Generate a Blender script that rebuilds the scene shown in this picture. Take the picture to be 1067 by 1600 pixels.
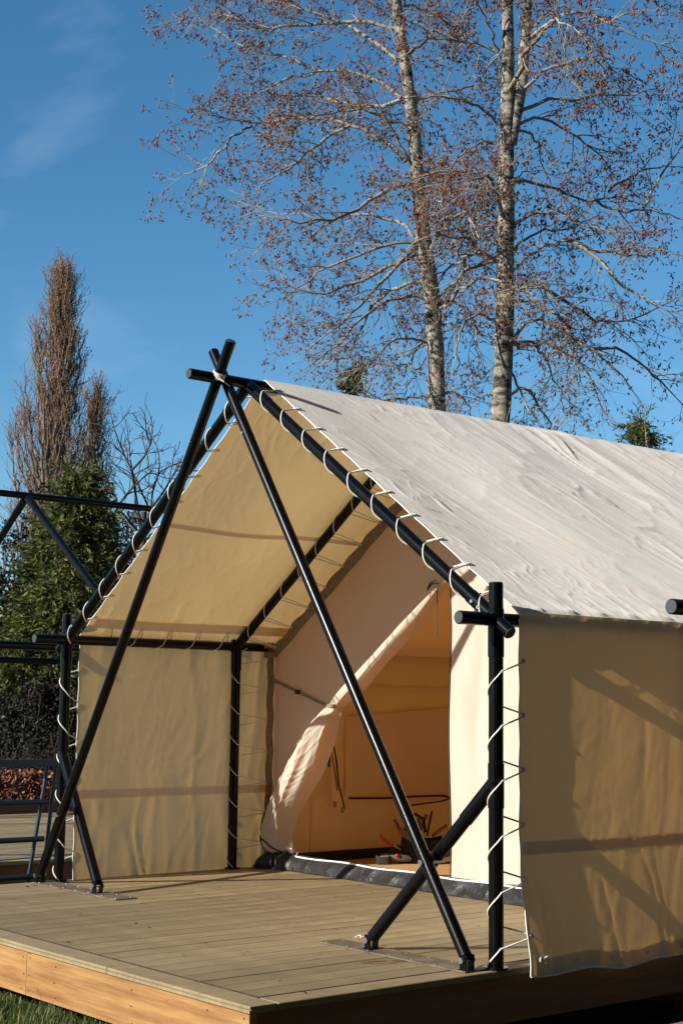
import bpy, math, random
import numpy as np
from mathutils import Matrix, Vector

# ------------------------------------------------------------------ camera, sky, sun, exposure
scene = bpy.context.scene
for o in list(bpy.data.objects): bpy.data.objects.remove(o)
col = scene.collection
random.seed(4); RNG = np.random.default_rng(11)
R = math.radians
V = lambda *a: np.array(a, float)

F_PX = 2358.5; CX, CY = 533.5, 800.0                       # focal length in photo pixels (1067 x 1600)
CAM = V(8.784, -4.913, 1.164)
_yaw, _pit, _rol = -0.8827, 0.1252, 0.0125
FW = V(math.sin(_yaw)*math.cos(_pit), math.cos(_yaw)*math.cos(_pit), math.sin(_pit))
_r0 = V(math.cos(_yaw), -math.sin(_yaw), 0); _u0 = np.cross(_r0, FW)
RT = _r0*math.cos(_rol) + _u0*math.sin(_rol); UP = -_r0*math.sin(_rol) + _u0*math.cos(_rol)
cd = bpy.data.cameras.new('camera'); co = bpy.data.objects.new('camera', cd); col.objects.link(co)
cd.sensor_fit = 'VERTICAL'; cd.sensor_height = 36; cd.sensor_width = 24; cd.lens = 36*F_PX/1600
cd.clip_start = .05; cd.clip_end = 2000
co.matrix_world = Matrix(((RT[0], UP[0], -FW[0], CAM[0]), (RT[1], UP[1], -FW[1], CAM[1]), (RT[2], UP[2], -FW[2], CAM[2]), (0, 0, 0, 1)))
scene.camera = co

KX, KY = 0.34, 2.01                                        # metres a shadow runs in x and y per metre of height
SUN = V(-KX, -KY, 1); SUN /= np.linalg.norm(SUN)
EL = math.asin(SUN[2]); AZ = math.atan2(SUN[0], SUN[1])
world = bpy.data.worlds.new('World'); scene.world = world; world.use_nodes = True
nt = world.node_tree; nt.nodes.clear()
wout = nt.nodes.new('ShaderNodeOutputWorld'); wbg = nt.nodes.new('ShaderNodeBackground')
sky = nt.nodes.new('ShaderNodeTexSky'); sky.sky_type = 'NISHITA'; sky.sun_disc = False
sky.sun_elevation = EL; sky.sun_rotation = AZ % (2*math.pi)
sky.altitude = 300; sky.air_density = 1.0; sky.dust_density = 0.05; sky.ozone_density = 5.0
wbg.inputs['Strength'].default_value = 0.085
# thin cirrus wisps all over the sky
tc = nt.nodes.new('ShaderNodeTexCoord'); mp = nt.nodes.new('ShaderNodeMapping')
mp.inputs['Rotation'].default_value = (0.1, 0.12, 0.75); mp.inputs['Scale'].default_value = (1.1, 5.2, 9.0)
wn = nt.nodes.new('ShaderNodeTexNoise'); wn.inputs['Scale'].default_value = 1.35; wn.inputs['Detail'].default_value = 7
wn.inputs['Roughness'].default_value = .52; wn.inputs['Distortion'].default_value = .5
wr = nt.nodes.new('ShaderNodeValToRGB'); wr.color_ramp.elements[0].position = .60; wr.color_ramp.elements[1].position = .92
wr.color_ramp.elements[1].color = (.24, .24, .24, 1)
wm = nt.nodes.new('ShaderNodeMixRGB'); wm.inputs[2].default_value = (6.2, 7.0, 8.2, 1)
L = nt.links.new
L(tc.outputs['Generated'], mp.inputs['Vector']); L(mp.outputs[0], wn.inputs['Vector']); L(wn.outputs['Fac'], wr.inputs[0])
L(wr.outputs[0], wm.inputs[0]); whs = nt.nodes.new('ShaderNodeHueSaturation'); whs.inputs['Saturation'].default_value = 1.14; whs.inputs['Hue'].default_value = .489; L(sky.outputs[0], whs.inputs['Color']); L(whs.outputs[0], wm.inputs[1]); L(wm.outputs[0], wbg.inputs[0]); L(wbg.outputs[0], wout.inputs[0])

sl = bpy.data.lights.new('sun', 'SUN'); sl.energy = 5.0; sl.angle = R(.55); sl.color = (1.0, .945, .855)
so = bpy.data.objects.new('sun', sl); col.objects.link(so); so.location = tuple(SUN*60)
so.rotation_euler = Vector(tuple(SUN)).to_track_quat('Z', 'Y').to_euler()
vs = scene.view_settings; vs.view_transform = 'Standard'; vs.look = 'None'; vs.exposure = 0.66; vs.gamma = 1
scene.cycles.max_bounces = 10; scene.cycles.diffuse_bounces = 6; scene.cycles.transmission_bounces = 6; scene.cycles.transparent_max_bounces = 8

# ------------------------------------------------------------------ photo pixel -> place
def ray(x, y): return FW + RT*(x-CX)/F_PX - UP*(y-CY)/F_PX
def onx(x, y, X): d = ray(x, y); return CAM + d*(X-CAM[0])/d[0]
def ony(x, y, Y): d = ray(x, y); return CAM + d*(Y-CAM[1])/d[1]
def onz(x, y, Z): d = ray(x, y); return CAM + d*(Z-CAM[2])/d[2]
def atd(x, y, D): return CAM + ray(x, y)*D

# ------------------------------------------------------------------ helpers
def tag(o, label=None, cat=None, group=None, kind=None):
    if label: o['label'] = label
    if cat: o['category'] = cat
    if group: o['group'] = group
    if kind: o['kind'] = kind
    return o
def empty(name, loc, label, cat, group=None):
    o = bpy.data.objects.new(name, None); o.empty_display_size = .1; o.location = tuple(loc); col.objects.link(o)
    return tag(o, label, cat, group)
WLOC = {}
def wloc(o):
    p = V(0, 0, 0)
    while o is not None: p = p + V(*o.location); o = o.parent
    return p
def merge(*parts):
    vs_, fs_ = [], []; n = 0
    for v, f in parts:
        v = np.asarray(v, float).reshape(-1, 3); vs_.append(v); fs_ += [tuple(i+n for i in q) for q in f]; n += len(v)
    return np.concatenate(vs_), fs_
def mesh(name, v, f, mat, smooth=True, sharp=38):
    me = bpy.data.meshes.new(name)
    if isinstance(f, np.ndarray):
        nf, k = f.shape
        me.vertices.add(len(v)); me.vertices.foreach_set('co', np.ascontiguousarray(v, dtype=np.float32).ravel())
        me.loops.add(nf*k); me.loops.foreach_set('vertex_index', f.astype(np.int32).ravel())
        me.polygons.add(nf); me.polygons.foreach_set('loop_start', np.arange(0, nf*k, k, dtype=np.int32))
        me.update(calc_edges=True)
    else:
        me.from_pydata([tuple(p) for p in np.asarray(v, float)], [], f)
    me.materials.append(mat)
    if smooth:
        me.polygons.foreach_set('use_smooth', [True]*len(me.polygons))
        if sharp: me.set_sharp_from_angle(angle=R(sharp))
    else:
        me.polygons.foreach_set('use_smooth', [False]*len(me.polygons))
    return me
def mk(name, vf, mat, parent=None, base=None, smooth=True, sharp=38):
    v = np.asarray(vf[0], float).reshape(-1, 3)
    if base is None:
        c = (v.min(0)+v.max(0))/2; base = V(c[0], c[1], v[:, 2].min()) if parent is None else c
    base = np.asarray(base, float)
    o = bpy.data.objects.new(name, mesh(name, v-base, vf[1], mat, smooth, sharp)); col.objects.link(o)
    if parent is not None: o.parent = parent; o.location = tuple(base-wloc(parent))
    else: o.location = tuple(base)
    return o
def inst(name, me, loc, parent=None, rot=(0, 0, 0), scale=(1, 1, 1)):
    o = bpy.data.objects.new(name, me); col.objects.link(o)
    if parent is not None: o.parent = parent; loc = np.asarray(loc, float)-wloc(parent)
    o.location = tuple(loc); o.rotation_euler = rot; o.scale = scale
    return o
def copy_tree(o, parent=None):
    c = o.copy(); col.objects.link(c); c.parent = parent
    for ch in list(o.children): copy_tree(ch, c)
    return c
def box(lo, hi, bev=0.0):
    x0, y0, z0 = lo; x1, y1, z1 = hi
    if bev <= 0:
        v = [(x0, y0, z0), (x1, y0, z0), (x1, y1, z0), (x0, y1, z0), (x0, y0, z1), (x1, y0, z1), (x1, y1, z1), (x0, y1, z1)]
        return V(*v) if False else np.array(v, float), [(0, 3, 2, 1), (4, 5, 6, 7), (0, 1, 5, 4), (1, 2, 6, 5), (2, 3, 7, 6), (3, 0, 4, 7)]
    b = bev                                              # top edges chamfered
    v = [(x0, y0, z0), (x1, y0, z0), (x1, y1, z0), (x0, y1, z0), (x0, y0, z1-b), (x1, y0, z1-b), (x1, y1, z1-b), (x0, y1, z1-b),
         (x0+b, y0+b, z1), (x1-b, y0+b, z1), (x1-b, y1-b, z1), (x0+b, y1-b, z1)]
    return np.array(v, float), [(0, 3, 2, 1), (0, 1, 5, 4), (1, 2, 6, 5), (2, 3, 7, 6), (3, 0, 4, 7), (4, 5, 9, 8), (5, 6, 10, 9), (6, 7, 11, 10), (7, 4, 8, 11), (8, 9, 10, 11)]
def tube(pts, rad, n=16, caps=True, bevel=0.0):
    P = np.asarray(pts, float); K = len(P)
    r = np.full(K, float(rad)) if np.isscalar(rad) else np.asarray(rad, float)
    if bevel > 0 and K >= 2:
        d0 = (P[1]-P[0])/np.linalg.norm(P[1]-P[0]); d1 = (P[-1]-P[-2])/np.linalg.norm(P[-1]-P[-2])
        P = np.concatenate([[P[0]], [P[0]+d0*bevel], P[1:-1], [P[-1]-d1*bevel], [P[-1]]])
        r = np.concatenate([[r[0]-bevel], [r[0]], r[1:-1], [r[-1]], [r[-1]-bevel]]); K = len(P)
    T = np.gradient(P, axis=0); T /= np.linalg.norm(T, axis=1)[:, None]+1e-12
    a = V(0, 0, 1) if abs(T[0][2]) < .9 else V(1, 0, 0)
    nrm = np.cross(T[0], a); nrm /= np.linalg.norm(nrm); out = []
    th = np.arange(n)*2*math.pi/n
    for k in range(K):
        nrm = nrm-T[k]*(nrm@T[k]); nrm /= np.linalg.norm(nrm)+1e-12; b = np.cross(T[k], nrm)
        out.append(P[k]+r[k]*(np.cos(th)[:, None]*nrm+np.sin(th)[:, None]*b))
    f = [(k*n+i, k*n+(i+1) % n, (k+1)*n+(i+1) % n, (k+1)*n+i) for k in range(K-1) for i in range(n)]
    if caps: f += [tuple(range(n))[::-1], tuple((K-1)*n+i for i in range(n))]
    return np.concatenate(out), f
def ring(c, axis, Rr, r, n=14, m=6):
    axis = np.asarray(axis, float)/np.linalg.norm(axis); a = V(0, 0, 1) if abs(axis[2]) < .9 else V(1, 0, 0)
    e1 = np.cross(axis, a); e1 /= np.linalg.norm(e1); e2 = np.cross(axis, e1); v = []; f = []
    for i in range(n):
        t = 2*math.pi*i/n; d = math.cos(t)*e1+math.sin(t)*e2
        for j in range(m):
            p = 2*math.pi*j/m; v.append(np.asarray(c)+d*(Rr+r*math.cos(p))+axis*r*math.sin(p))
    for i in range(n):
        for j in range(m): f.append((i*m+j, ((i+1) % n)*m+j, ((i+1) % n)*m+(j+1) % m, i*m+(j+1) % m))
    return np.array(v), f
def grid_faces(nu, nv):
    i = np.arange((nu-1)*(nv-1)); a = (i//(nv-1))*nv+i % (nv-1)
    return np.stack([a, a+nv, a+nv+1, a+1], 1)
def sheet(fn, nu, nv):
    u, v = np.meshgrid(np.linspace(0, 1, nu), np.linspace(0, 1, nv), indexing='ij')
    P = fn(u, v); return P.reshape(-1, 3), grid_faces(nu, nv)
def _h(x, y, s):
    q = np.sin(x*127.1+y*311.7+s*74.7)*43758.5453; return q-np.floor(q)
def vn(x, y, s=0):
    xi, yi = np.floor(x), np.floor(y); fx, fy = x-xi, y-yi
    fx = fx*fx*fx*(fx*(fx*6-15)+10); fy = fy*fy*fy*(fy*(fy*6-15)+10)
    return (_h(xi, yi, s)*(1-fx)+_h(xi+1, yi, s)*fx)*(1-fy)+(_h(xi, yi+1, s)*(1-fx)+_h(xi+1, yi+1, s)*fx)*fy
def folds(a, b, ang, along, across, s, warp=.6, power=2.0):
    """crease field: ridges running along direction ang (radians from a to b)"""
    c, sn = math.cos(ang), math.sin(ang); p = a*c+b*sn; q = -a*sn+b*c
    q = q+warp*across*(vn(p/along*1.7, q/across*.5, s+5)-.5)*2
    n = vn(p/along, q/across, s); return (1-np.abs(2*n-1))**power
def smooth01(x): x = np.clip(x, 0, 1); return x*x*(3-2*x)

# ------------------------------------------------------------------ materials
MATS = {}
def newmat(name):
    m = bpy.data.materials.new(name); m.use_nodes = True; m.node_tree.nodes.clear(); MATS[name] = m
    n = m.node_tree.nodes; out = n.new('ShaderNodeOutputMaterial'); return m, n, m.node_tree.links.new, out
def noise_node(n, l, scale, detail=4, rough=.55, stretch=None, coord='Object', rot=None):
    t = n.new('ShaderNodeTexCoord'); x = n.new('ShaderNodeTexNoise'); x.inputs['Scale'].default_value = scale
    x.inputs['Detail'].default_value = detail; x.inputs['Roughness'].default_value = rough
    if stretch or rot:
        mp_ = n.new('ShaderNodeMapping')
        if stretch: mp_.inputs['Scale'].default_value = stretch
        if rot: mp_.inputs['Rotation'].default_value = rot
        l(t.outputs[coord], mp_.inputs['Vector']); l(mp_.outputs[0], x.inputs['Vector'])
    else: l(t.outputs[coord], x.inputs['Vector'])
    return x
def ramp(n, stops):
    r = n.new('ShaderNodeValToRGB'); e = r.color_ramp.elements
    while len(e) < len(stops): e.new(.5)
    for q, (p, c) in zip(e, stops): q.position = p; q.color = (*c, 1)
    return r
def pbr(name, c0, c1=None, scale=8, rough=.6, stretch=None, bump=0, bscale=None, spec=.5, metal=0, p0=.35, p1=.65, detail=4, rvar=0, coord='Object'):
    m, n, l, out = newmat(name); b = n.new('ShaderNodeBsdfPrincipled'); l(b.outputs[0], out.inputs[0])
    b.inputs['Roughness'].default_value = rough; b.inputs['Metallic'].default_value = metal; b.inputs['Specular IOR Level'].default_value = spec
    if c1 is None: b.inputs['Base Color'].default_value = (*c0, 1)
    else:
        x = noise_node(n, l, scale, detail, stretch=stretch, coord=coord); r = ramp(n, [(p0, c0), (p1, c1)])
        l(x.outputs['Fac'], r.inputs[0]); l(r.outputs[0], b.inputs['Base Color'])
    if rvar:
        x = noise_node(n, l, 14, 5); mr = n.new('ShaderNodeMapRange'); mr.inputs['To Min'].default_value = rough-rvar; mr.inputs['To Max'].default_value = rough+rvar
        l(x.outputs['Fac'], mr.inputs['Value']); l(mr.outputs[0], b.inputs['Roughness'])
    if bump:
        x = noise_node(n, l, bscale or scale*4, 4, stretch=stretch, coord=coord); bp = n.new('ShaderNodeBump'); bp.inputs['Strength'].default_value = bump
        bp.inputs['Distance'].default_value = .01; l(x.outputs['Fac'], bp.inputs['Height']); l(bp.outputs[0], b.inputs['Normal'])
    return m
def canvas_mat(name, dcol, tcol, fac, crease=.25):
    m, n, l, out = newmat(name)
    d = n.new('ShaderNodeBsdfDiffuse'); d.inputs['Roughness'].default_value = .4; t = n.new('ShaderNodeBsdfTranslucent')
    mix = n.new('ShaderNodeMixShader'); mix.inputs[0].default_value = fac
    x = noise_node(n, l, 2.3, 6, .6); r = ramp(n, [(.3, tuple(c*.93 for c in dcol)), (.7, dcol)]); l(x.outputs['Fac'], r.inputs[0]); l(r.outputs[0], d.inputs[0])
    x2 = noise_node(n, l, 3.1, 5, .6); r2 = ramp(n, [(.3, tuple(c*.88 for c in tcol)), (.7, tcol)]); l(x2.outputs['Fac'], r2.inputs[0]); l(r2.outputs[0], t.inputs[0])
    w = noise_node(n, l, 420, 2); c = noise_node(n, l, 26, 5, .6, stretch=(1, 1, .55))
    b1 = n.new('ShaderNodeBump'); b1.inputs['Strength'].default_value = .12; b1.inputs['Distance'].default_value = .001; l(w.outputs['Fac'], b1.inputs['Height'])
    b2 = n.new('ShaderNodeBump'); b2.inputs['Strength'].default_value = crease; b2.inputs['Distance'].default_value = .006; l(c.outputs['Fac'], b2.inputs['Height']); l(b1.outputs[0], b2.inputs['Normal'])
    l(b2.outputs[0], d.inputs['Normal']); l(b2.outputs[0], t.inputs['Normal'])
    l(d.outputs[0], mix.inputs[1]); l(t.outputs[0], mix.inputs[2]); l(mix.outputs[0], out.inputs[0]); return m
def leaf_mat(name, stops, trans=.25, rough=.5, tcol=None):
    m, n, l, out = newmat(name); g = n.new('ShaderNodeNewGeometry'); r = ramp(n, stops); l(g.outputs['Random Per Island'], r.inputs[0])
    b = n.new('ShaderNodeBsdfPrincipled'); b.inputs['Roughness'].default_value = rough; b.inputs['Specular IOR Level'].default_value = .3; l(r.outputs[0], b.inputs['Base Color'])
    t = n.new('ShaderNodeBsdfTranslucent'); l(r.outputs[0], t.inputs[0]); mx = n.new('ShaderNodeMixShader'); mx.inputs[0].default_value = trans
    l(b.outputs[0], mx.inputs[1]); l(t.outputs[0], mx.inputs[2]); l(mx.outputs[0], out.inputs[0]); return m
def wood_mat(name, light, dark, knot, along='X', rough=.6, var=.25):
    m, n, l, out = newmat(name); b = n.new('ShaderNodeBsdfPrincipled'); b.inputs['Roughness'].default_value = rough; l(b.outputs[0], out.inputs[0])
    st = {'X': (.6, 9, 9), 'Y': (9, .6, 9)}[along]
    x = noise_node(n, l, 3.2, 8, .62, stretch=st); r = ramp(n, [(.32, dark), (.62, light)]); l(x.outputs['Fac'], r.inputs[0])
    t = n.new('ShaderNodeTexCoord'); mp_ = n.new('ShaderNodeMapping'); mp_.inputs['Scale'].default_value = {'X': (2.6, 6, 6), 'Y': (6, 2.6, 6)}[along]
    vo = n.new('ShaderNodeTexVoronoi'); vo.inputs['Scale'].default_value = 1.3; l(t.outputs['Object'], mp_.inputs['Vector']); l(mp_.outputs[0], vo.inputs['Vector'])
    kr = ramp(n, [(.03, (1, 1, 1)), (.10, (0, 0, 0))]); l(vo.outputs['Distance'], kr.inputs[0])
    mx = n.new('ShaderNodeMixRGB'); mx.inputs[2].default_value = (*knot, 1); l(kr.outputs[0], mx.inputs[0]); l(r.outputs[0], mx.inputs[1])
    oi = n.new('ShaderNodeObjectInfo'); mr = n.new('ShaderNodeMapRange'); mr.inputs['To Min'].default_value = 1-var; mr.inputs['To Max'].default_value = 1+var*.3
    l(oi.outputs['Random'], mr.inputs['Value']); hs = n.new('ShaderNodeHueSaturation'); l(mr.outputs[0], hs.inputs['Value']); l(mx.outputs[0], hs.inputs['Color'])
    l(hs.outputs[0], b.inputs['Base Color'])
    bp = n.new('ShaderNodeBump'); bp.inputs['Strength'].default_value = .3; bp.inputs['Distance'].default_value = .003; l(x.outputs['Fac'], bp.inputs['Height']); l(bp.outputs[0], b.inputs['Normal'])
    return m

FLY = canvas_mat('canvas_fly', (.80, .785, .735), (.93, .54, .175), .25, .16)
INNER = canvas_mat('canvas_inner', (.775, .745, .63), (.96, .495, .12), .40, .20)
HEMW = pbr('white_hem_webbing', (.78, .77, .74), rough=.8)
TAPE = pbr('brown_hem_tape', (.20, .145, .09), (.27, .20, .13), 30, .85)
POLE = pbr('black_powder_coat', (.0016, .0016, .0018), (.003, .003, .0032), 6, .25, spec=.20, rvar=.04, bump=.03, bscale=160)
CAP = pbr('dark_grey_plastic_cap', (.035, .037, .040), rough=.55)
STEEL = pbr('zinc_bolt', (.62, .62, .63), rough=.28, metal=1)
PLATE = pbr('weathered_steel_plate', (.07, .052, .034), (.17, .127, .085), 9, .6)
ROPE = pbr('white_rope', (.66, .62, .54), (.80, .77, .70), 90, .85, bump=.5, bscale=600)
BLACKTAPE = pbr('black_webbing', (.012, .012, .013), rough=.6)
SKIRT = pbr('black_skirt_fabric', (.009, .009, .0095), (.017, .017, .018), 7, .42, bump=.9, bscale=16)
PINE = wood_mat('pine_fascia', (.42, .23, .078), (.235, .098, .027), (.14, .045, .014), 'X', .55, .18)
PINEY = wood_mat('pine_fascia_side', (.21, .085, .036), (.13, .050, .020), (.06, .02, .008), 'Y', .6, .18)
PLY = wood_mat('plywood', (.60, .36, .16), (.48, .26, .10), (.30, .13, .05), 'X', .5, .1)
RUSTG = pbr('brown_dirt_gap', (.085, .045, .026), (.03, .018, .012), 30, .95)

def deck_mat():
    m, n, l, out = newmat('composite_decking'); b = n.new('ShaderNodeBsdfPrincipled'); b.inputs['Roughness'].default_value = .62; b.inputs['Specular IOR Level'].default_value = .35; l(b.outputs[0], out.inputs[0])
    x = noise_node(n, l, 2.5, 8, .65, stretch=(14, .5, 1)); r = ramp(n, [(.3, (.235, .175, .092)), (.7, (.335, .252, .138))]); l(x.outputs['Fac'], r.inputs[0])
    oi = n.new('ShaderNodeObjectInfo'); mr = n.new('ShaderNodeMapRange'); mr.inputs['To Min'].default_value = .78; mr.inputs['To Max'].default_value = 1.12; l(oi.outputs['Random'], mr.inputs['Value'])
    d = noise_node(n, l, 5, 9, .7, coord='Object'); dr = ramp(n, [(.42, (.55, .55, .55)), (.6, (1, 1, 1))]); l(d.outputs['Fac'], dr.inputs[0])
    hs = n.new('ShaderNodeHueSaturation'); l(mr.outputs[0], hs.inputs['Value']); l(r.outputs[0], hs.inputs['Color'])
    mx = n.new('ShaderNodeMixRGB'); mx.blend_type = 'MULTIPLY'; mx.inputs[0].default_value = .38; l(hs.outputs[0], mx.inputs[1]); l(dr.outputs[0], mx.inputs[2])
    sp = noise_node(n, l, 130, 3, .5); sr = ramp(n, [(.66, (1, 1, 1)), (.74, (.42, .36, .28))]); l(sp.outputs['Fac'], sr.inputs[0])
    m2 = n.new('ShaderNodeMixRGB'); m2.blend_type = 'MULTIPLY'; m2.inputs[0].default_value = .8; l(mx.outputs[0], m2.inputs[1]); l(sr.outputs[0], m2.inputs[2]); l(m2.outputs[0], b.inputs['Base Color'])
    g = noise_node(n, l, 9, 5, .6, stretch=(30, .6, 1)); bp = n.new('ShaderNodeBump'); bp.inputs['Strength'].default_value = .35; bp.inputs['Distance'].default_value = .002
    l(g.outputs['Fac'], bp.inputs['Height']); l(bp.outputs[0], b.inputs['Normal']); return m
DECK = deck_mat()
GROUND = pbr('lawn_soil', (.035, .042, .014), (.060, .075, .022), 3, .95, bump=.6, bscale=30)
GRASS = leaf_mat('grass_blades', [(0, (.055, .085, .020)), (.5, (.085, .13, .03)), (.85, (.13, .16, .045)), (1, (.26, .22, .10))], .3)

# ------------------------------------------------------------------ ground
def ground():
    n = 90; g = np.sign(np.linspace(-1, 1, n))*np.abs(np.linspace(-1, 1, n))**2.6*420
    x, y = np.meshgrid(g, g, indexing='ij'); z = -.36+.05*(vn(x*.35, y*.35, 3)-.5)
    far = smooth01((np.hypot(x, y)-30)/150); z = z+far*3*(vn(x*.01, y*.01, 8)-.4)
    o = mk('ground', (np.stack([x, y, z], -1).reshape(-1, 3), grid_faces(n, n)), GROUND, base=V(0, 0, -.36), sharp=None); tag(o, kind='structure')
    o['label'] = 'grassy ground under and around the decks'
ground()
def grass_blades():
    N = 26000; xs = RNG.uniform(-.6, 5.6, N); ys = -1.18-np.abs(RNG.normal(0, .75, N)); 
    keep = (ys > -4) & (vn(xs*3, ys*3, 1) > .22); xs, ys = xs[keep], ys[keep]; N = len(xs)
    h = RNG.uniform(.025, .12, N)*(.35+1.4*vn(xs*4, ys*4, 4)**1.5)+(RNG.random(N) > .97)*.06; a = RNG.uniform(0, 6.283, N); ln = RNG.uniform(.1, .9, N)*h; w = RNG.uniform(.0018, .0042, N)
    b = np.stack([xs, ys, np.full(N, -.37)], 1); d = np.stack([np.cos(a), np.sin(a), 0*a], 1); s = np.stack([-np.sin(a), np.cos(a), 0*a], 1); up = V(0, 0, 1)
    p = np.stack([b-s*w[:, None], b+s*w[:, None], b+d*(ln*.4)[:, None]+up*(h*.65)[:, None]+s*(w*.7)[:, None], b+d*(ln*.4)[:, None]+up*(h*.65)[:, None]-s*(w*.7)[:, None],
                  b+d*ln[:, None]+up*h[:, None], b+d*ln[:, None]+up*h[:, None]+s*(w*.1)[:, None]], 1).reshape(-1, 3)
    i = np.arange(N)[:, None]*6; f = np.concatenate([i+np.array([[0, 1, 2, 3]]), i+np.array([[3, 2, 5, 4]])])
    o = mk('grass', (p, f), GRASS, base=V(2, -2, -.37), sharp=None); tag(o, 'short green lawn grass growing along the front of the deck', 'grass', kind='stuff')
grass_blades()

# ------------------------------------------------------------------ decks
W = 3.923; EZ = 1.545; RZ = 2.945; D1 = 1.36; DX = 5.2; DL = 6.6          # tent width, eave, ridge, second frame, spacing of the row, deck length
XL, XR, YF = -.06, 3.962, -1.370
PW = .1385
def plank_box(w, h, t, b):
    v = np.array([(x, y, z) for y in (-h, h) for x, z in ((-w, -t), (w, -t), (w, t-b), (w-b, t), (-w+b, t), (-w, t-b))], float)
    return v, [(5, 4, 3, 2, 1, 0), (6, 7, 8, 9, 10, 11)]+[(i, (i+1) % 6, (i+1) % 6+6, i+6) for i in range(6)]
def make_deck(label, screws=True):
    d = empty('wooden_deck', (W/2, YF, -.36), label, 'deck', 'tent decks in a row')
    x0 = XL+.004; n = 28; pw = (XR-.135-x0)/n
    lens = [(-1.232, 2.42), (2.424, DL)]
    for k, (ya, yb) in enumerate(lens):
        me = mesh('plank', *plank_box(pw/2-.0028, (yb-ya)/2, .012, .0025), DECK, False)
        for i in range(n):
            inst('plank', me, (x0+pw*(i+.5), (ya+yb)/2, -.012+random.uniform(-.0012, .0012)), d)
    # picture-frame boards on the front and right edges
    for a, b in ((XL, 2.9), (2.904, XR)): mk('border_board', merge(box((a, YF, -.009), (b, -1.242, 0.001), .002), box((a, YF+.006, -.0135), (b, -1.242, -.0092)), box((a, YF-.003, -.026), (b, -1.242, -.0137), .001)), DECK, d, smooth=False)
    for a, b in ((-1.232, 2.3), (2.304, DL)): mk('border_board', box((XR-.130, a, -.026), (XR, b, 0.0), .003), DECK, d, smooth=False)
    mk('dirt_filled_gap', box((XL, -1.2415, -.024), (XR-.129, -1.2290, .0024)), RUSTG, d, smooth=False)
    mk('dirt_filled_gap', box((XR-.1365, -1.2285, -.024), (XR-.1285, DL, .0022)), RUSTG, d, smooth=False)
    # fascia
    fx = [XL+.02, 2.06, 4.2]
    cuts = [XL+.02, 2.15, XR-.02]
    for a, b in zip(cuts[:-1], cuts[1:]):
        fb = mk('fascia_board', box((a, YF+.014, -.232), (b-.003, YF+.052, -.0275)), PINE, d, smooth=False)
        if screws:
            pos = []
            for x in (a+.03, b-.033, (a+b)/2-.62, (a+b)/2+.05, (a+b)/2+.62):
                for z in (-.06, -.13, -.2): pos.append((x+random.uniform(-.01, .01), z+random.uniform(-.008, .008)))
            for x, z in pos:
                mk('screw', tube([(x, YF+.0105, z), (x, YF+.02, z)], .0042, 8), STEEL, fb)
    cuts = [YF+.054, 2.4, DL]
    for a, b in zip(cuts[:-1], cuts[1:]):
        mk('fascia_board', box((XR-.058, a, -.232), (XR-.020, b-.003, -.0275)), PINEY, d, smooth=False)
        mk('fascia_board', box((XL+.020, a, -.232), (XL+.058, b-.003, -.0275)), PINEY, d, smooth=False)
    mk('fascia_board', box((XL+.06, DL-.04, -.232), (XR-.06, DL-.002, -.0275)), PINE, d, smooth=False)
    for y in np.linspace(-1.0, DL-.3, 7):
        mk('joist', box((XL+.06, y, -.22), (XR-.06, y+.04, -.0275)), PINE, d, smooth=False)
    for x in (XL+.35, W/2, XR-.35):
        for y in (-1.0, 1.6, 4.2, DL-.4): mk('footing_block', box((x-.1, y-.1, -.46), (x+.1, y+.1, -.222)), PLATE, d, smooth=False)
    return d
make_deck('composite plank deck with pine fascia under the canvas tent')
ld = make_deck('empty composite deck carrying the bare pole frame beside the blue rack', False); ld.location.x -= DX
rd = make_deck('sunlit neighbouring deck across the gap from the shaded canvas wall', False); rd.location.x += 5.17
for q in (ld, rd): q['group'] = 'tent decks in a row'

# ------------------------------------------------------------------ pole frame
PR = .0335
def pole(name, a, b, r, parent, cap=(True, True), label=None):
    a, b = V(*a), V(*b); o = mk(name, tube([a, b], r, 24, True, .003), POLE, parent)
    d = (b-a)/np.linalg.norm(b-a)
    for f, p, s in ((cap[0], a, -1), (cap[1], b, 1)):
        if f: mk('end_cap', tube([p+d*s*-.004, p+d*s*.004], r*.90, 20, True, .002), CAP, o)
    return o
def sleeve(a, b, r, parent): return mk('sleeve', tube([V(*a), V(*b)], r, 24, True, .002), POLE, parent)
def clevis(foot, parent, tilt):
    x, y, z = foot
    c = mk('clevis', merge(box((x-.028, y-.030, .006), (x+.028, y+.030, .012)), box((x-.02, y-.026, .012), (x+.02, y-.020, .075)), box((x-.02, y+.020, .012), (x+.02, y+.026, .075))), POLE, parent, smooth=False)
    mk('bolt', merge(tube([(x, y-.036, .05), (x, y+.036, .05)], .0075, 10), tube([(x, y-.040, .05), (x, y-.026, .05)], .0145, 6), tube([(x, y+.026, .05), (x, y+.038, .05)], .0145, 6)), STEEL, c, smooth=False)
    return c
SL = (RZ-EZ)/(W/2)
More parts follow.
